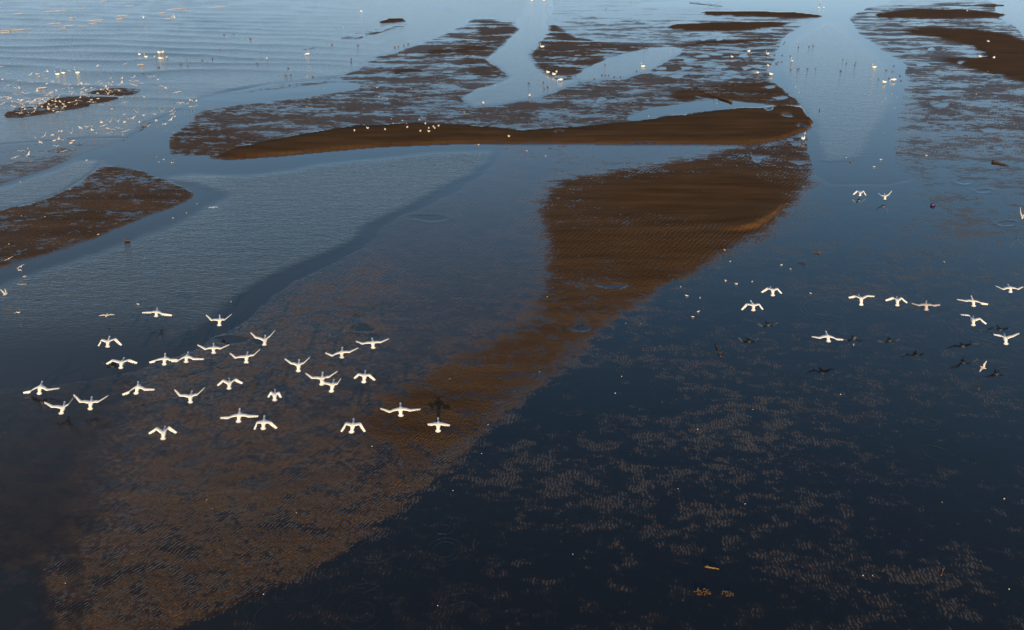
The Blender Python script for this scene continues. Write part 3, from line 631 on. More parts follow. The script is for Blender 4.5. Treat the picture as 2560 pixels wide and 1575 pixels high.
GA = 'swans flying low in the left flock'; GR = 'swans flying low in the right flock'
def conv(box, k, P): return [(box[0] + x / k, box[1] + y / k) for x, y in P]
A_, B_, C_, D_ = ((0, 740), 3.979), ((540, 740), 3.978), ((1800, 640), 3.234), ((1700, 440), 3.6)
fl = [
 (A_, [(1412,160),(1510,152),(1560,160),(1620,168),(1712,186),(1552,205),(1566,122)], 1.0, 'white swan gliding on level wings over grey water, topmost bird of the left flock', 'white'),
 (A_, [(2050,182),(2110,228),(2187,240),(2240,225),(2308,175),(2180,295),(2186,190)], 1.0, 'white swan with wings lifted in a shallow V, second highest in the left flock', 'white'),
 (A_, [(972,495),(1012,428),(1075,455),(1155,420),(1215,485),(1070,508),(1092,400)], 1.0, 'white swan with bent drooping wings over the rippled grey water, highest at the far left', 'white'),
 (A_, [(1053,670),(1120,630),(1210,662),(1290,628),(1368,660),(1200,720),(1238,617)], .9, 'white swan with softly arched M-shaped wings, just below the highest far left bird', 'white'),
 (A_, [(1482,655),(1545,632),(1640,625),(1700,622),(1770,628),(1632,685),(1645,570)], .8, 'white swan whose right wing tip touches the neighbouring swan, left bird of the touching pair', 'white'),
 (A_, [(1700,645),(1775,632),(1858,605),(1930,612),(2033,622),(1850,660),(1875,563)], .9, 'white swan whose left wing tip touches the neighbouring swan, right bird of the touching pair', 'white'),
 (A_, [(1965,480),(2050,515),(2125,518),(2200,510),(2282,480),(2125,570),(2127,480)], .9, 'white swan with upcurved wings just above and right of the touching pair', 'white'),
 (A_, [(228,955),(310,935),(400,905),(480,918),(597,912),(388,978),(422,848)], .6, 'white swan with wide spread wings at the far left edge of the flock', 'white'),
 (A_, [(443,1050),(530,1085),(630,1110),(690,1065),(733,1005),(605,1172),(648,1062)], .6, 'white swan banking, right wing raised steeply, nearest the left edge below the spread-winged one', 'white'),
 (A_, [(735,975),(810,1035),(905,1060),(990,1035),(1080,985),(895,1130),(917,1012)], .7, 'white swan with wings in a wide V right of the steeply banking far left swan', 'white'),
 (A_, [(1213,975),(1290,940),(1372,905),(1450,915),(1542,925),(1350,975),(1380,872)], .8, 'white swan with left wing bent down and right wing level, below the arched M-winged swan', 'white'),
 (A_, [(1738,925),(1800,975),(1895,1000),(1970,965),(2040,905),(1893,1062),(1912,945)], .8, 'white swan with raised V wings below the touching pair', 'white'),
 (A_, [(1475,1362),(1560,1305),(1630,1360),(1685,1295),(1762,1355),(1620,1425),(1643,1298)], .7, 'white swan with fingered wing feathers fanned down, lowest bird of the left flock', 'white'),
 (B_, [(8,885),(70,830),(135,870),(200,820),(268,862),(128,925),(135,852)], .9, 'white swan with sharply bent cream-tipped wings in the middle of the left flock', 'white'),
 (B_, [(345,358),(400,400),(488,440),(540,390),(590,335),(478,488),(490,390)], 1.3, 'white swan with wings thrown up in a tall V beside the dark irregular pool', 'white'),
 (B_, [(138,562),(200,600),(305,605),(380,575),(443,522),(300,668),(317,560)], 1.0, 'white swan with wings in a wide U just below the dark irregular pool', 'white'),
 (B_, [(683,618),(750,655),(822,688),(875,655),(937,602),(818,752),(828,632)], 1.2, 'white swan with V-raised wings alone between the pool and the crossing pair', 'white'),
 (B_, [(1085,560),(1160,580),(1252,562),(1330,545),(1418,510),(1250,615),(1257,510)], 1.2, 'white swan gliding with its right wing tilted up, below left of the round pool', 'white'),
 (B_, [(1390,445),(1460,462),(1560,465),(1640,448),(1722,420),(1563,520),(1553,425)], 1.4, 'white swan gliding with gently raised tips directly below the round pool', 'white'),
 (B_, [(890,762),(960,800),(1055,820),(1130,790),(1212,742),(1050,885),(1062,757)], 1.1, 'white swan with V wings partly behind another, upper bird of the crossing pair', 'white'),
 (B_, [(1040,825),(1090,855),(1160,885),(1210,860),(1245,812),(1145,955),(1173,832)], 1.1, 'white swan with V wings overlapping the bird behind, lower bird of the crossing pair', 'white'),
 (B_, [(1367,815),(1415,768),(1478,795),(1530,775),(1588,832),(1468,862),(1487,755)], 1.1, 'white swan with short bent M wings to the right of the crossing pair', 'white'),
 (B_, [(510,1005),(545,945),(585,985),(630,950),(655,1008),(583,1040),(587,935)], .8, 'small narrow white swan with wings beating straight down in mid flock', 'white'),
 (B_, [(40,1205),(130,1195),(232,1185),(330,1180),(425,1188),(222,1255),(237,1118)], .9, 'white swan with long level wings in the lower middle of the left flock', 'white'),
 (B_, [(373,1325),(405,1250),(475,1255),(550,1248),(612,1310),(468,1325),(482,1190)], .9, 'white swan with broad wings bent down at the tips, beside the long level-winged one', 'white'),
 (B_, [(1237,1345),(1290,1258),(1362,1285),(1440,1260),(1490,1345),(1345,1360),(1370,1228)], .9, 'white swan with arched wings and creamy drooping hands, lower right of the left flock', 'white'),
 (B_, [(1632,1112),(1730,1135),(1835,1125),(1930,1122),(2038,1120),(1838,1195),(1835,1070)], 1.1, 'white swan with the widest, perfectly flat wings near the right end of the left flock', 'white'),
 (B_, [(2100,1270),(2145,1262),(2210,1275),(2265,1262),(2330,1280),(2208,1350),(2209,1220)], .45, 'white swan landing with scalloped wings below its own shadow, rightmost of the left flock', 'white'),
 (C_, [(332,290),(380,255),(425,278),(465,258),(503,300),(428,322),(405,250)], 1.6, 'white swan with bent M wings, upper bird of the leftmost pair over blue water', 'white'),
 (C_, [(170,432),(210,385),(270,400),(318,385),(352,430),(270,442),(247,360)], 1.6, 'white swan with flat-topped drooping wings, lower bird of the leftmost pair over blue water', 'white'),
 (C_, [(1038,332),(1085,318),(1140,345),(1190,315),(1250,322),(1143,400),(1118,318)], 1.8, 'white swan with broad raised bent wings, left of three in a row over blue water', 'white'),
 (C_, [(1335,355),(1395,330),(1432,360),(1465,332),(1517,375),(1435,403),(1425,345)], 1.8, 'white swan with narrow M wings, middle of three birds in a row over blue water', 'white'),
 (C_, [(1545,378),(1600,390),(1665,395),(1720,392),(1780,390),(1670,438),(1663,385)], 2.2, 'dull pinkish grey young swan gliding on flat wings over blue water', 'young'),
 (C_, [(1912,347),(1980,355),(2045,365),(2105,372),(2168,385),(2053,407),(2030,322)], 2.0, 'white swan gliding tilted down to the right near the right edge', 'white'),
 (C_, [(1942,470),(2005,472),(2045,520),(2100,500),(2157,545),(2050,563),(2045,505)], 1.8, 'white swan with twisted wings, left wing high and right wing bent, near the right edge', 'white'),
 (C_, [(2225,238),(2280,260),(2345,258),(2400,260),(2450,245),(2350,295),(2325,232)], 1.9, 'white swan with shallow upcurved wings, highest at the right edge', 'white'),
 (C_, [(2210,630),(2260,635),(2305,665),(2355,640),(2418,620),(2315,715),(2297,635)], 1.5, 'white swan with stepped raised wings above ring ripples at the right edge', 'white'),
 (C_, [(738,648),(800,652),(870,650),(935,662),(998,672),(880,693),(855,608)], 1.5, 'white swan gliding on long flat wings, lowest bird over the blue shallows', 'white'),
 (D_, [(1555,165),(1590,130),(1620,155),(1650,130),(1677,172),(1620,178),(1620,135)], .45, 'white swan with arched wings mirrored in calm water, left of the two far flying swans', 'white'),
 (D_, [(1782,150),(1810,172),(1843,185),(1870,165),(1905,130),(1845,210),(1840,160)], .6, 'white swan with V wings, right of the two far flying swans', 'white'),
 (((0, 0), 3.6), [(1266,140),(1280,146),(1292,150),(1304,148),(1314,144),(1290,166),(1294,139)], 2.0, 'distant white swan flying over the wave lines, left one of two', 'white'),
 (((0, 0), 3.6), [(1540,152),(1554,146),(1568,150),(1565,135),(1560,118),(1572,164),(1582,150)], 2.0, 'distant white swan flying with one wing raised over the wave lines, right one of two', 'white'),
]
for (bx_, P, h, lab, mt) in fl:
    flying_swan(conv(bx_[0], bx_[1], P), h, lab, GA if bx_ in (A_, B_) else GR, mt)

# ---- standing, resting and swimming swans
def still_swan(kind):
    bm = bmesh.new()
    leg = 0.0 if kind == 'swim' else 0.20
    z = leg
    sp = [Vector((0, -.52, z + .26)), Vector((0, -.42, z + .24)), Vector((0, -.25, z + .21)), Vector((0, -.02, z + .19)), Vector((0, .20, z + .20)), Vector((0, .33, z + .26))]
    rr = [(.02, .02), (.09, .06), (.18, .15), (.22, .18), (.18, .16), (.08, .09)]
    if kind in ('up', 'swim'):
        sp += [Vector((0, .37, z + .38)), Vector((0, .34, z + .55)), Vector((0, .33, z + .72)), Vector((0, .36, z + .83)), Vector((0, .42, z + .86)), Vector((0, .48, z + .84))]
        rr += [.058, .045, .040, .045, .048, .03]; hd = Vector((0, .49, z + .84)); bd = Vector((0, 1, -.25))
    elif kind == 'rest':
        sp += [Vector((0, .34, z + .36)), Vector((0, .26, z + .44)), Vector((0, .12, z + .44)), Vector((0, .0, z + .42))]
        rr += [.07, .06, .055, .05]; hd = Vector((0, -.02, z + .42)); bd = Vector((0, -1, -.25))
    else:
        sp += [Vector((0, .46, z + .22)), Vector((0, .56, z + .10)), Vector((0, .64, z - .04)), Vector((0, .70, z - .13))]
        rr += [.06, .045, .042, .045]; hd = Vector((0, .71, z - .14)); bd = Vector((0, .6, -.5))
    tube(bm, sp, rr, 12)
    body = finish(bm, 'swan_body_' + kind)
    parts = []
    for sx in (-1, 1):           # folded wing with pointed tertials
        bm = bmesh.new()
        tube(bm, [Vector((sx * .10, .22, z + .26)), Vector((sx * .17, .05, z + .30)), Vector((sx * .15, -.2, z + .31)), Vector((sx * .07, -.45, z + .30)), Vector((sx * .02, -.60, z + .28))], [(.03, .05), (.06, .10), (.06, .09), (.04, .04), (.01, .01)], 8)
        parts.append(('wing', finish(bm, 'swan_wing'), 'white'))
    bm = bmesh.new(); bd.normalize()
    tube(bm, [hd, hd + bd * .06, hd + bd * .13], [(.027, .024), (.02, .016), (.010, .006)], 8); parts.append(('bill', finish(bm, 'swan_bill'), 'bill'))
    if leg:
        for sx in (-1, 1):
            bm = bmesh.new(); tube(bm, [Vector((sx * .08, -.03, z + .06)), Vector((sx * .08, -.05, .11)), Vector((sx * .08, -.03, .0))], [.02, .013, .013], 6)
            tube(bm, [Vector((sx * .08, -.04, .012)), Vector((sx * .09, .10, .008))], [(.02, .01), (.05, .008)], 6)
            parts.append(('leg', finish(bm, 'swan_leg', False), 'foot'))
    return body, parts
SW = {k: still_swan(k) for k in ('up', 'swim', 'rest', 'feed')}
def place_swan(u, v, kind, yaw, label, group, s=1.0, z=0.0):
    body, parts = SW[kind]
    x, y = ground(u, v)
    o = mesh_obj('swan', body, M['white'], loc=(x, y, z)); o.rotation_euler = (0, 0, math.radians(yaw)); o.scale = (s, s, s)
    tag(o, label, 'swan', group)
    for nm, me, mt in parts: mesh_obj(nm, me, M[mt], o)
    return o
GS = 'swans standing or swimming on the flats'
ss = [  # foot point in photograph pixels, pose, heading (0 = away from the camera, 90 = left)
 (144,188,'swim',95,'white swan swimming with neck up, leftmost of three beside the gull flock'),
 (158,185,'swim',80,'white swan swimming with neck up, middle of three beside the gull flock'),
 (194,184,'swim',95,'white swan swimming neck up facing left, rightmost of three beside the gull flock'),
 (349,140,'rest',60,'white swan resting on grey water, leftmost of the loose raft of seven'),
 (365,144,'swim',70,'white swan afloat facing left, second from left in the raft of seven'),
 (388,146,'rest',10,'white swan afloat seen from behind, in the middle of the raft of seven'),
 (398,135,'rest',90,'white swan afloat side on, back left bird of the raft'),
 (408,134,'rest',-40,'white swan afloat, back right bird of the raft'),
 (402,150,'feed',-80,'white swan afloat with lowered head, nearest of the raft of seven'),
 (418,147,'rest',0,'round white swan afloat, rightmost of the raft of seven'),
 (903,31,'rest',80,'lone white swan dot on far water left of the small brown islet'),
 (769,139,'feed',90,'white swan stretched flat feeding in the bright side channel'),
 (668,150,'rest',0,'white swan hunched at the tip of the long brown spit'),
 (1208,262,'rest',10,'hunched white swan at the lower end of the winding channel, left shore'),
 (1329,4,'rest',90,'white swan at the very top edge, left one of two'),
 (1360,4,'rest',-60,'white swan at the very top edge, right one of two'),
 (1355,121,'up',80,'white swan standing neck up on the brown bank beside the winding channel'),
 (1369,185,'rest',60,'white swan preening, leftmost of three on the channel shore'),
 (1384,190,'rest',70,'white swan preening, nearest of three on the channel shore'),
 (1391,184,'rest',-20,'white swan preening, rightmost of three on the channel shore'),
 (1401,204,'feed',100,'white swan feeding with lowered head just below the group of three'),
 (1324,243,'rest',-10,'hunched white swan at the lower end of the winding channel, right shore'),
 (1607,168,'swim',85,'white swan swimming neck up alone on the round blue pool'),
 (1829,146,'rest',30,'white swan among small puddles, leftmost of the shore group by the broad channel'),
 (1872,132,'rest',-70,'white swan among small puddles, highest of the shore group by the broad channel'),
 (1918,139,'up',30,'white swan standing neck up on the left shore of the broad channel'),
 (1919,168,'rest',20,'white swan on the left shore of the broad channel, middle of the line'),
 (1892,186,'feed',30,'white swan feeding on mud a little left of the broad channel'),
 (1926,190,'rest',60,'white swan on the left shore of the broad channel, lowest of the line'),
 (2051,9,'up',10,'white swan alone in the bright narrows at the top of the broad channel'),
 (2046,22,'rest',40,'small white swan in the channel narrows, left one of a close pair'),
 (2059,22,'rest',-40,'white swan in the channel narrows, right one of a close pair'),
 (2417,30,'up',0,'white swan standing tall on the far brown bar at upper right'),
 (2469,107,'rest',20,'white swan resting on the upper part of the brown bar at right'),
 (2448,145,'rest',40,'white swan on the brown bar at right, left one of the lower pair'),
 (2484,148,'rest',-50,'white swan on the brown bar at right, right one of the lower pair'),
 (1979,157,'up',10,'white swan standing in the broad channel close to its left side'),
 (2185,170,'swim',85,'white swan swimming neck up in the broad channel'),
 (2209,210,'rest',60,'white swan standing in the broad channel above its own warm reflection'),
 (2233,204,'feed',80,'white swan with head down among ducks in the broad channel'),
 (2007,353,'up',-40,'tall white swan standing neck up at the east tip of the long brown bar'),
]
for (u, v, k, yaw, lab) in ss: place_swan(u, v, k, yaw, lab, GS, {'up': 1.1, 'rest': .95}.get(k, 1.0))

# ---- small birds: gulls and ducks
def gull_mesh(kind):
    bm = bmesh.new()
    tube(bm, [Vector((0, -.20, .0)), Vector((0, -.10, .01)), Vector((0, .02, .0)), Vector((0, .12, .03)), Vector((0, .19, .05)), Vector((0, .235, .04))], [(.03, .008), (.045, .035), (.06, .055), (.045, .045), (.035, .035), .008], 6)
    if kind == 'sit':
        for sx in (-1, 1):
            tube(bm, [Vector((sx * .04, .08, .02)), Vector((sx * .05, -.05, .03)), Vector((sx * .015, -.26, .02))], [(.02, .03), (.022, .04), (.006, .006)], 5)
            tube(bm, [Vector((sx * .02, 0, -.04)), Vector((sx * .02, 0, -.12))], [.006, .006], 3)
    else:
        a1, a2 = {'vee': (50, 62), 'glide': (12, -8), 'arch': (38, -30), 'bank': (25, 10)}[kind]
        for sx in (-1, 1):
            b = 25 * sx if kind == 'bank' else 0
            p0 = Vector((sx * .03, .05, .03))
            p1 = p0 + Vector((sx * math.cos(math.radians(a1 + b)) * .22, .04, math.sin(math.radians(a1 + b)) * .22))
            p2 = p1 + Vector((sx * math.cos(math.radians(a2 + b)) * .30, -.07, math.sin(math.radians(a2 + b)) * .30))
            for (q0, q1, c0, c1) in ((p0, p1, .13, .12), (p1, p2, .12, .03)):
                t = [q0, q1, q1 + Vector((0, -c1, -.01)), q0 + Vector((0, -c0, -.015))]
                v1 = [bm.verts.new(x) for x in t]; v2 = [bm.verts.new(x + Vector((0, 0, -.010))) for x in t]
                bm.faces.new(v1); bm.faces.new(v2[::-1])
                for i in range(4): bm.faces.new((v1[i], v2[i], v2[(i + 1) % 4], v1[(i + 1) % 4]))
    return finish(bm, 'gull_' + kind, False)
def duck_mesh(stand=False):
    bm = bmesh.new()
    z = .14 if stand else .0
    tube(bm, [Vector((0, -.30, z + .13)), Vector((0, -.20, z + .09)), Vector((0, -.02, z + .07)), Vector((0, .14, z + .08)), Vector((0, .20, z + .14)), Vector((0, .21, z + .22)), Vector((0, .25, z + .26)), Vector((0, .30, z + .25)), Vector((0, .36, z + .235))],
         [(.02, .01), (.08, .06), (.115, .09), (.08, .075), (.04, .045), (.032, .032), (.038, .038), (.03, .03), (.016, .007)], 8)
    if stand:
        for sx in (-1, 1): tube(bm, [Vector((sx * .04, 0, z)), Vector((sx * .04, .0, .0))], [.012, .01], 4)
    return finish(bm, 'duck_body')
GM = {k: gull_mesh(k) for k in ('vee', 'glide', 'arch', 'bank', 'sit')}
for k in GM.values(): k.materials.append(M['gull'])
DKM = {}
for nm in ('brown', 'dark', 'gull'):
    for st in (False, True):
        me = duck_mesh(st); me.materials.append(M[nm]); DKM[nm, st] = me
rg = random.Random(11)
POSE = {'vee': 'with wings raised in a V', 'glide': 'gliding on flat wings', 'arch': 'with arched wings', 'bank': 'banking on tilted wings', 'sit': 'standing'}
def where(u, v):
    r = [((0,205,150,400),'left of the dark sandbank, upper left'),((150,205,260,400),'over the middle of the dark sandbank'),((260,205,420,262),'over the right tip of the dark sandbank'),
         ((0,0,420,205),'over the wave lines at upper left'),((420,0,700,420),'by the streaked flat left of the long bar'),((260,262,420,345),'low over the grey channel below the sandbank'),((0,262,420,345),'at the channel below the sandbank'),((0,345,420,430),'on the faint shoal at the left'),
         ((0,430,560,760),'beside the triangular brown bar and pool'),((700,0,1300,235),'on the far mottled flat, upper middle left'),((700,235,1300,300),'on the streaked flat above the long bar'),((700,300,2000,375),'along the long brown bar'),
         ((1300,0,1600,180),'on the brown bank of the winding channel'),((1300,180,1960,300),'on the puddled flat above the long bar'),((1600,0,1960,180),'on the puddled flat left of the broad channel'),((1960,0,2270,450),'in the broad channel at upper right'),
         ((2270,0,2570,200),'on the far bars at upper right'),((2270,200,2570,640),'on the speckled shallows at right'),((1280,375,2000,640),'on the central brown bar'),((1960,450,2270,640),'in calm shallows by the two far flying swans'),
         ((1500,640,1780,900),'at the muddy edge right of the central bar'),((1780,640,2570,900),'in blue shallows around the right flock'),((0,760,560,1575),'in the dark lower left corner water'),((560,375,1280,1000),'on the blue wet flat around the left flock'),
         ((560,1000,1280,1575),'on the orange rippled sand at lower middle'),((1280,640,1500,1575),'on dark patchy shallows at lower middle'),((1500,900,2570,1575),'in dark shallows at lower right')]
    for (a, b, c, d), t in r:
        if a <= u < c and b <= v < d: return t
    return 'near the edge of the view'
gl2 = 'b'; gl3 = 'c'; AUTO = ['small cream gull in the dense flock over the dark sandbank at upper left', gl2, gl3]
def gull(u, v, kind, label, group, h=None, yaw=None, s=1.0):
    h = (0.11 if kind == 'sit' else rg.uniform(.3, 1.6)) if h is None else h
    x, y = ground(u, v, h)
    o = mesh_obj('gull', GM[kind], loc=(x, y, h)); o.scale = (s, s, s)
    o.rotation_euler = (rg.uniform(-.15, .15) if kind != 'sit' else 0, rg.uniform(-.3, .3) if kind != 'sit' else 0, math.radians(rg.uniform(-80, 80) if yaw is None else yaw))
    if label in AUTO:
        if label == AUTO[0]: label = 'cream flock gull %s, %s %s part of the sandbank flock' % (POSE[kind], 'far' if v < 228 else 'near', 'left' if u < 90 else ('middle' if u < 190 else 'right'))
        else: label = ('cream stray gull ' if label == 'b' else 'tiny pale gull ') + POSE[kind] + ' ' + where(u, v)
    return tag(o, label, 'gull', group)
def duck(u, v, mt, label, group, yaw=None, stand=False, s=1.0):
    x, y = ground(u, v)
    o = mesh_obj('duck', DKM[mt, stand], loc=(x, y, 0.03 if stand else 0.0)); o.scale = (s, s, s)
    o.rotation_euler = (0, 0, math.radians(rg.uniform(0, 360) if yaw is None else yaw))
    if group and 'long bar' not in group: label = {'brown': 'small brown duck, ', 'dark': 'small blackish duck, ', 'gull': 'pale duck, '}[mt] + ('nearer' if v > {'ducks in the broad channel': 152, 'ducks around the round pool': 150, 'ducks along the side channel': 130}.get(group, 140) else 'further') + ' ' + (['left', 'middle', 'right'][int(u / 45) % 3]) + ' one of the ' + group
    return tag(o, label, 'duck', group)
S = lambda L, k, x0=0, y0=0: [(x0 + a / k, y0 + b / k) for a, b in L]
# the dense gull flock over the small dark sandbank, upper left
gg = 'gulls swarming over the dark sandbank'; gl = 'small cream gull in the dense flock over the dark sandbank at upper left'
k4 = 4.916; known = S([(375,330,),(480,350),(560,290),(585,290),(570,375),(380,420),(645,420),(110,460),(75,482),(185,490),(240,497),(455,530),(545,545),(575,440),(800,447),(855,450),(795,497),(850,495),(885,490),(690,522),
 (1000,440),(1025,455),(1085,450),(1060,435),(1190,430),(1220,410),(1250,435),(1300,465),(1385,418),(1340,430),(1475,447),(1500,375),(1610,400),(1630,412),(1680,405),(1355,380),(1640,365),(1655,345),(1740,435),(1845,365),(1890,350),(1940,388),(1240,513),
 (1270,516),(1320,512),(1380,540),(1420,518),(1460,527),(1145,515),(1110,560),(1200,558),(1025,555),(1000,545),(1020,500),(1330,565),(1380,590),(1505,605),(1205,622),(1100,660),(1150,668),(1245,702),(1020,748),(990,650),(940,690),(985,610),
 (850,670),(885,665),(880,570),(880,540),(790,655),(775,690),(735,660),(690,720),(675,690),(665,745),(740,785),(700,787),(655,772),(600,757),(590,745),(600,690),(560,660),(515,725),(430,745),(420,785),(350,795),(240,800),(260,800),(275,733),
 (145,708),(178,722),(25,690),(50,670),(150,655),(100,618),(130,615),(75,600),(15,605),(230,575),(240,580),(175,565),(280,548),(325,560),(225,635),(255,650),(225,670),(275,690),(340,660),(330,620),(370,690),(400,655),(430,650),(420,685),
 (490,680),(515,680),(495,630),(475,620),(545,650),(570,640),(590,625),(560,610),(625,550),(640,545),(600,565),(625,610),(660,550),(715,610),(800,720),(770,740),(1500,430),(1610,445),(1640,455),(1675,460)], k4, 0, 120)
for i, (u, v) in enumerate(known):
    low = v > 230 and i % 2
    gull(u, v, 'sit' if low and i % 4 == 1 else rg.choice(['vee', 'glide', 'arch', 'bank', 'glide']), gl, gg, s=rg.uniform(.85, 1.12), h=None if not low else rg.uniform(.12, .5))
for i in range(28):
    t = rg.random(); gull(20 + 270 * t, 262 - 40 * t + rg.gauss(0, 9), rg.choice(['sit', 'glide', 'arch', 'bank']), gl, gg, h=rg.uniform(.11, .6), s=rg.uniform(.9, 1.2))
g2 = 'gulls flying low along the grey channel'; 
for (x, y, k, yw, lab) in [(1330,565,'vee',0,None),(1690,790,'vee',0,'cream V-winged gull, upper left of four over the grey channel'),
  (1995,785,'vee',10,'cream V-winged gull, upper right of four over the grey channel'),(1355,910,'vee',20,'cream gull with wings raised in a V, lower left of the four over the channel'),
  (1455,905,'vee',15,'cream gull with wings raised in a V, lower right of the four over the channel'),(880,1045,'vee',20,'pale gull taking off with raised wings where the faint shoal begins'),
  (2178,545,'glide',0,'tan gull with spread wings alone over the grey channel'),(2220,680,'arch',0,'tan gull landing with a dark back at the edge of the streaked flat')]:
    u, v = S([(x, y)], k4, 0, 120)[0]; gull(u, v, k, lab or gl, g2 if lab else gg, h=.7, yaw=yw, s=1.45)

for (u, v) in S([(1990,470),(2035,492),(1625,597),(1775,603),(1530,672),(1375,750),(1530,820),(1765,828),(1575,870),(1630,865),(1905,815),(2120,772),(2130,808),(2150,840),(2305,685),(2340,645),(2410,652),(2340,720),(2390,718),(1245,915),
  (1275,955),(1530,912),(1130,960),(1130,1010),(985,982),(1075,970),(1320,987),(1375,1005),(1455,985),(1185,1043),(1550,1020),(1510,1065),(1350,1050),(750,1027),(550,1080),(645,1070),(435,1100),(775,1130),(670,1135),(720,1120),(895,1140),
  (870,1168),(495,1160),(695,1208),(343,1235),(262,1270),(352,1310),(187,1345),(785,1268),(1815,962),(1715,912),(1920,895),(2100,885),(2030,938),(1220,218),(1195,225),(1545,195),(915,232),(1010,262),(845,283),(15,232),(110,315),(30,385),(235,408)], k4, 0, 120):
    gull(u, v, rg.choice(['glide', 'arch', 'sit', 'bank']), gl2, 'gulls loosely scattered at upper left', s=rg.uniform(.95, 1.25), h=rg.uniform(.11, .9))
# gulls and waders spread thinly over the rest of the flats
sm = S([(1183,160),(1238,177),(1202,197),(1298,200),(1312,202),(1314,180),(655,183),(588,231),(153,347),(532,403),(1490,512),(1409,582),(1308,619),(743,744),(162,604),(340,611),(68,817),(1747,1253),(1043,1271)], 3.024, 0, 340)
sm += S([(1832,1003),(1875,1010),(453,960),(461,960),(1217,1070),(1317,1083),(1235,1110),(1355,1113),(1470,1078),(1397,799),(1107,872),(1180,890),(1470,880),(1090,788),(613,793),(788,243),(2130,165),(2155,765),(2073,770),(2113,508),(1023,1307),(1972,1300),(2003,1302),(437,690),(457,690)], 3.6, 640, 0)
sm += S([(475,375),(1427,463),(1377,557),(1383,597),(1845,930),(1948,737),(1748,210),(530,13),(133,1357),(302,1403),(1228,1046),(1395,1163),(1131,1187),(1415,1177)], 3.6, 1280, 0)
sm += S([(248,782),(280,832),(1115,847),(1140,972),(1228,603),(1045,1200),(477,1282),(1015,1435),(955,1500),(1425,1398),(705,1418),(1533,732),(1875,847),(1265,1197),(1565,100),(1980,643),(1347,265),(1460,278),(2070,455),(265,378),(1285,330),(690,275),(1160,875),(1060,883)], 3.6, 1920, 0)
sm += S([(498,73),(570,105),(1812,48),(130,225),(45,200),(260,207),(1080,718)], 3.234, 1800, 640)
sm += S([(913,800),(115,1267),(165,1220),(6,997),(180,1097),(60,1077),(508,970),(650,948),(411,940),(1175,1055),(455,768),(400,665)], 3.6, 1700, 440)
for i, (u, v) in enumerate(sm): gull(u, v, 'sit', gl3, 'gulls standing singly about the flats', h=.09, s=rg.uniform(.5, .75))
gull(2130 / 3.234 + 1800, 640 + 905 / 3.234, 'bank', 'small cream gull flying alone over dark shallows at the right', 'gulls flying singly', h=.8, yaw=40, s=1.0)
gull(267, 789, 'glide', 'small white gull with flat wings skimming grey water left of the topmost swan', 'gulls flying singly', h=.6, yaw=5, s=1.1)
gull(533, 519, 'glide', 'small white gull skimming the mottled grey pool', 'gulls flying singly', h=.6, yaw=20, s=.9)
gull(2556, 543, 'vee', 'white gull with dark wings cut by the right edge of the view', 'gulls flying singly', h=1.2, yaw=-30, s=2.0)
for (x, y) in [(157,988),(147,1014),(185,1063),(163,1123),(68,928)]:
    gull(x / 3.024, 340 + y / 3.024, 'glide', 'small cream gull flying low at the left edge beside the triangular brown bar', 'gulls flying at the left edge', h=.4, s=.75)
gull(40 / 3.024, 340 + 1198 / 3.024, 'vee', 'small tan gull at the left edge over grey water, wings raised', 'gulls flying singly', h=.6, s=1.1)
gull(46, 781, 'glide', 'tiny white gull far left over grey water', 'gulls flying singly', h=.5, s=.9)

# ducks
for (x, y) in [(40,395),(148,380),(138,395),(274,422),(368,415),(407,407),(57,495),(127,497),(203,500),(92,557),(72,567),(78,577),(123,553),(20,575),(675,530),(705,565),(790,558),(778,582),(1132,592),(1065,628),(1122,640),(1187,682),(1088,702),(1197,725),(995,708),(430,612),(355,617),(280,613),(265,618),(205,622),(655,635),(740,1455),(463,990)]:
    duck(1920 + x / 3.6, y / 3.6 + 1, 'brown' if (x + y) % 3 else 'dark', 'small brown duck dabbling in or beside the broad channel at upper right', 'ducks in the broad channel', s=.85)
for (x, y) in [(837,577),(575,678),(741,706),(809,673),(840,673),(871,673),(938,492),(918,690),(975,690),(1198,688),(1190,435),(1215,437),(281,735),(321,780),(152,745),(290,798),(1592,667),(2263,390),(1122,637),(347,65),(848,73),(1110,22),(1135,25),(1065,22)]:
    duck(1280 + x / 3.6, y / 3.6 + 1, 'dark' if (x + y) % 3 == 0 else 'brown', 'small brown duck on or around the round blue pool, upper middle', 'ducks around the round pool', s=.85)
for (x, y) in [(683,398),(917,405),(1250,420),(1283,415),(1332,407),(1370,392),(1296,462),(1348,492),(13,570),(291,610),(268,675),(313,673),(512,690),(300,765),(857,527),(855,555)]:
    duck(640 + x / 3.6, y / 3.6 + 1, 'brown', 'small reddish brown duck along the shores of the side channel', 'ducks along the side channel', s=1.1)
for (x, y) in [(1975,445),(2253,345),(2105,302),(2017,310),(1683,543),(1710,563),(1690,588),(1627,573),(1822,543),(1865,560),(1912,527),(1283,662),(1429,602)]:
    duck(x / 3.6, y / 3.6 + 1, 'brown', 'small brown duck in the shallows below the wave lines, upper left', 'ducks below the wave lines', s=1.1)
for (x, y) in [(888,1192),(1008,1170),(1164,1182),(1362,1162),(1480,1197),(1525,1128),(1556,1170),(1558,1200),(1597,1157),(1609,1170),(1643,1150),(2277,1245)]:
    u, v = 640 + x / 3.6, y / 3.6 + 2
    d = duck(u, v, 'gull', 'pale-breasted duck standing on the long brown bar casting a thin dark shadow', 'ducks standing on the long bar', yaw=rg.uniform(150, 210), stand=True, s=1.15)
    d.location.z = 0.20
duck(318, 603, 'dark', 'dark brown duck with a pale flank swimming alone on the grey pool', None, yaw=80, s=1.3)

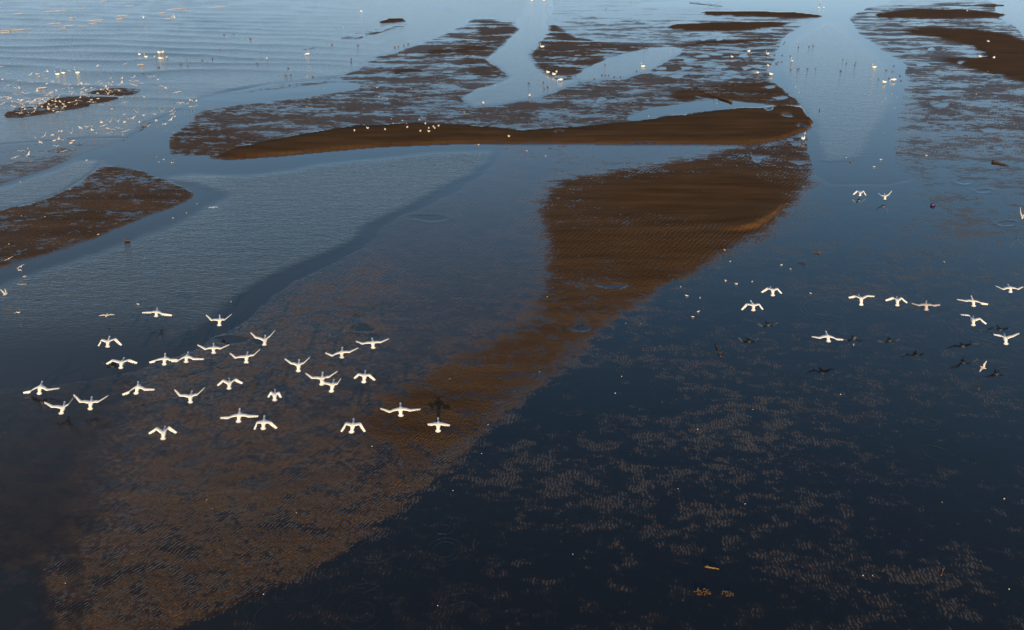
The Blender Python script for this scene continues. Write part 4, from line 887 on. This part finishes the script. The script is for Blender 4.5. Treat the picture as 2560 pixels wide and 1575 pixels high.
# ------------------------------------------------------------------ driftwood, wrack and litter
def branch(name, a, b, r0, r1, label, cat, h=0.0, mat='wood', side=3, seed=1):
    rr = random.Random(seed); ax, ay = ground(*a); bx2, by2 = ground(*b); A = Vector((ax, ay, h + r0 * .6)); Bv = Vector((bx2, by2, h + r1 * .8)); bm = bmesh.new(); N = 9; L = (Bv - A).length
    pts = [A.lerp(Bv, i / N) + Vector((rr.uniform(-1, 1), rr.uniform(-1, 1), rr.uniform(-.2, .5))) * L * .02 for i in range(N + 1)]
    pts = [p - A for p in pts]
    tube(bm, pts, [(r0 + (r1 - r0) * i / N) * rr.uniform(.8, 1.2) for i in range(N + 1)], 7)
    o = mesh_obj(name, finish(bm, name), M[mat], loc=A); tag(o, label, cat)
    for k in range(side):
        i = rr.randint(2, N - 1); bm = bmesh.new(); d = Vector((rr.uniform(-1, 1), rr.uniform(-1, 1), rr.uniform(.1, .7))).normalized() * L * rr.uniform(.08, .2)
        tube(bm, [pts[i], pts[i] + d * .5 + Vector((0, 0, .02)), pts[i] + d], [r1 * .8, r1 * .6, r1 * .3], 5)
        mesh_obj('twig', finish(bm, 'twig'), M[mat], o)
    return o
branch('driftwood_log', (1830, 256), (1750, 230), .22, .07, 'long dark driftwood trunk lying on the bar beside a blue puddle', 'driftwood', .05, side=5, seed=3)
branch('driftwood_log', (1725, 7), (1805, 16), .10, .05, 'thin far driftwood pole near the top edge', 'driftwood', .03, seed=4)
branch('driftwood_branch', (2480, 406), (2521, 415), .16, .06, 'dark knobbly driftwood branch lying in the speckled shallows at the right', 'driftwood', .02, side=4, seed=5)
branch('driftwood_branch', (1789, 863), (1802, 893), .08, .05, 'short black branch standing out of the blue shallows below the pair of swans', 'driftwood', .0, side=3, seed=6)
branch('driftwood_branch', (2352, 1440), (2360, 1420), .025, .015, 'thin bare twig with side shoots in the dark shallows, lower right', 'driftwood', .0, side=3, seed=8, mat='weed')
branch('driftwood_branch', (1762, 1418), (1797, 1424), .05, .03, 'brown short stick lying in black shallows at the bottom', 'driftwood', .02, mat='weed', side=1, seed=9)
branch('driftwood_branch', (1565, 638), (1578, 650), .03, .02, 'small dark stick on the central brown bar', 'driftwood', .08, side=1, seed=10)
def clump(name, u, v, R, n, mat, label, cat, seed, h=0.0, stuff=True):
    rr = random.Random(seed); x, y = ground(u, v); bm = bmesh.new()
    for i in range(n):
        a = rr.uniform(0, 6.28); d = R * math.sqrt(rr.random()); p = Vector((math.cos(a) * d * 1.4, math.sin(a) * d * .8, rr.uniform(0, R * .25)))
        q = Vector((rr.uniform(-1, 1), rr.uniform(-1, 1), rr.uniform(-.1, .5))).normalized() * R * rr.uniform(.15, .4)
        tube(bm, [p, p + q], [R * rr.uniform(.04, .09), R * .03], 5)
    o = mesh_obj(name, finish(bm, name), M[mat], loc=(x, y, h + .01)); tag(o, label, cat); return o
clump('seaweed_clump', 1818, 1486, .22, 60, 'weed', 'round clump of golden brown wrack on black shallows, right one of two', 'seaweed', 1)
clump('seaweed_clump', 1757, 1482, .28, 60, 'weed', 'slanting clump of golden brown wrack on black shallows, left one of two', 'seaweed', 2)
clump('seaweed_clump', 1894, 599, .22, 26, 'wood', 'dark wrack tangle at the water edge of the central bar', 'seaweed', 3)
clump('seaweed_clump', 2040, 633, .35, 34, 'weed', 'orange brown wrack strip on the speckled flat right of the central bar', 'seaweed', 4)
clump('seaweed_clump', 1761, 481, .30, 22, 'wood', 'dark scrap of wrack on the smooth top of the central bar', 'seaweed', 5, .1)
clump('seaweed_clump', 2004, 660, .3, 30, 'wood', 'dark wrack at the left end of the notched sand ledge', 'seaweed', 6)
bm = bmesh.new(); bmesh.ops.create_icosphere(bm, subdivisions=3, radius=.24)
for q in bm.verts: q.co = Vector((q.co.x * 1.25, q.co.y * .9, q.co.z * .85)) * (1 + .12 * math.sin(q.co.x * 22 + 1) * math.sin(q.co.z * 17)); q.co.z += .13
x, y = ground(2332, 514); o = mesh_obj('rubbish_bag', finish(bm, 'rubbish_bag'), M['purple'], loc=(x, y, 0)); tag(o, 'dark blue purple rubbish bag lying in the shallows at the right', 'bag')
bm = bmesh.new(); tube(bm, [Vector((.05, 0, .31)), Vector((.08, .0, .38)), Vector((.14, -.02, .41))], [.05, .03, .06], 8); mesh_obj('knot', finish(bm, 'knot'), M['purple'], o)
# shells: white specks
bm = bmesh.new(); bmesh.ops.create_icosphere(bm, subdivisions=1, radius=.035)
for q in bm.verts: q.co.z *= .4
shell_me = finish(bm, 'shell'); shell_me.materials.append(M['shell'])
spots = [(517,1251),(531,1273),(741,1283),(659,1487),(1220,1063),(1204,1135),(1882,1025),(1744,1074),(1695,1223),(2157,1440),(2522,1474),(2355,1257),(2510,1248),(1554,942),(1538,984),(825,839),(1374,858),(1368,743),(930,1117),(1602,810),(1432,1387),(2181,1440),(1400,435),(1473,440),(1512,428),(1545,500),(1595,460)]
spots += [(rg.uniform(60, 2500), rg.uniform(420, 1550)) for _ in range(10)]
for (u, v) in spots:
    x, y = ground(u, v); o = mesh_obj('shell', shell_me, loc=(x, y, .045)); o.scale = [rg.uniform(.7, 1.5)] * 3
    tag(o, 'tiny pale shell lying ' + where(u, v), 'shell', 'pale shells strewn over the flats')

# ------------------------------------------------------------------ breaking crests, upper left
bm = bmesh.new()
brk = [(170,120,120),(445,40,70),(500,98,240),(740,78,90),(1165,48,80),(1790,25,110),(1600,78,200),(1100,140,110),(1460,112,80),(1640,95,90),(655,158,70),(490,210,120),(850,182,160),(840,208,90),(600,230,140),(120,270,330),(230,262,120),(740,235,110),(1520,165,100),(1080,168,90),(1270,580,70),(380,790,90),(340,663,40),(1950,62,200),(930,10,60),(560,252,80),(60,290,120)]
for (x, y, L) in brk:
    rr = random.Random(int(x)); u0, v0 = x / 3.6, y / 3.6; n = max(6, int(L / 6)); w = L / 3.6
    pts = []; rad = []
    for i in range(n + 1):
        t = i / n; u = u0 + (t - .5) * w; v = v0 - (t - .5) * w * .07 + rr.uniform(-.12, .12)
        gx, gy = ground(u, v, .1); pts.append(Vector((gx, gy, .10 + rr.uniform(-.04, .05)))); k = math.sin(math.pi * min(max(t, .03), .97)) ** .5
        rad.append((rr.uniform(.14, .36) * k, rr.uniform(.05, .11) * k))
    tube(bm, pts, rad, 6)
foam = mesh_obj('wave_foam', finish(bm, 'wave_foam'), M['foam']); tag(foam, 'broken cream foam crests on the wave lines at upper left', 'foam', kind='stuff')
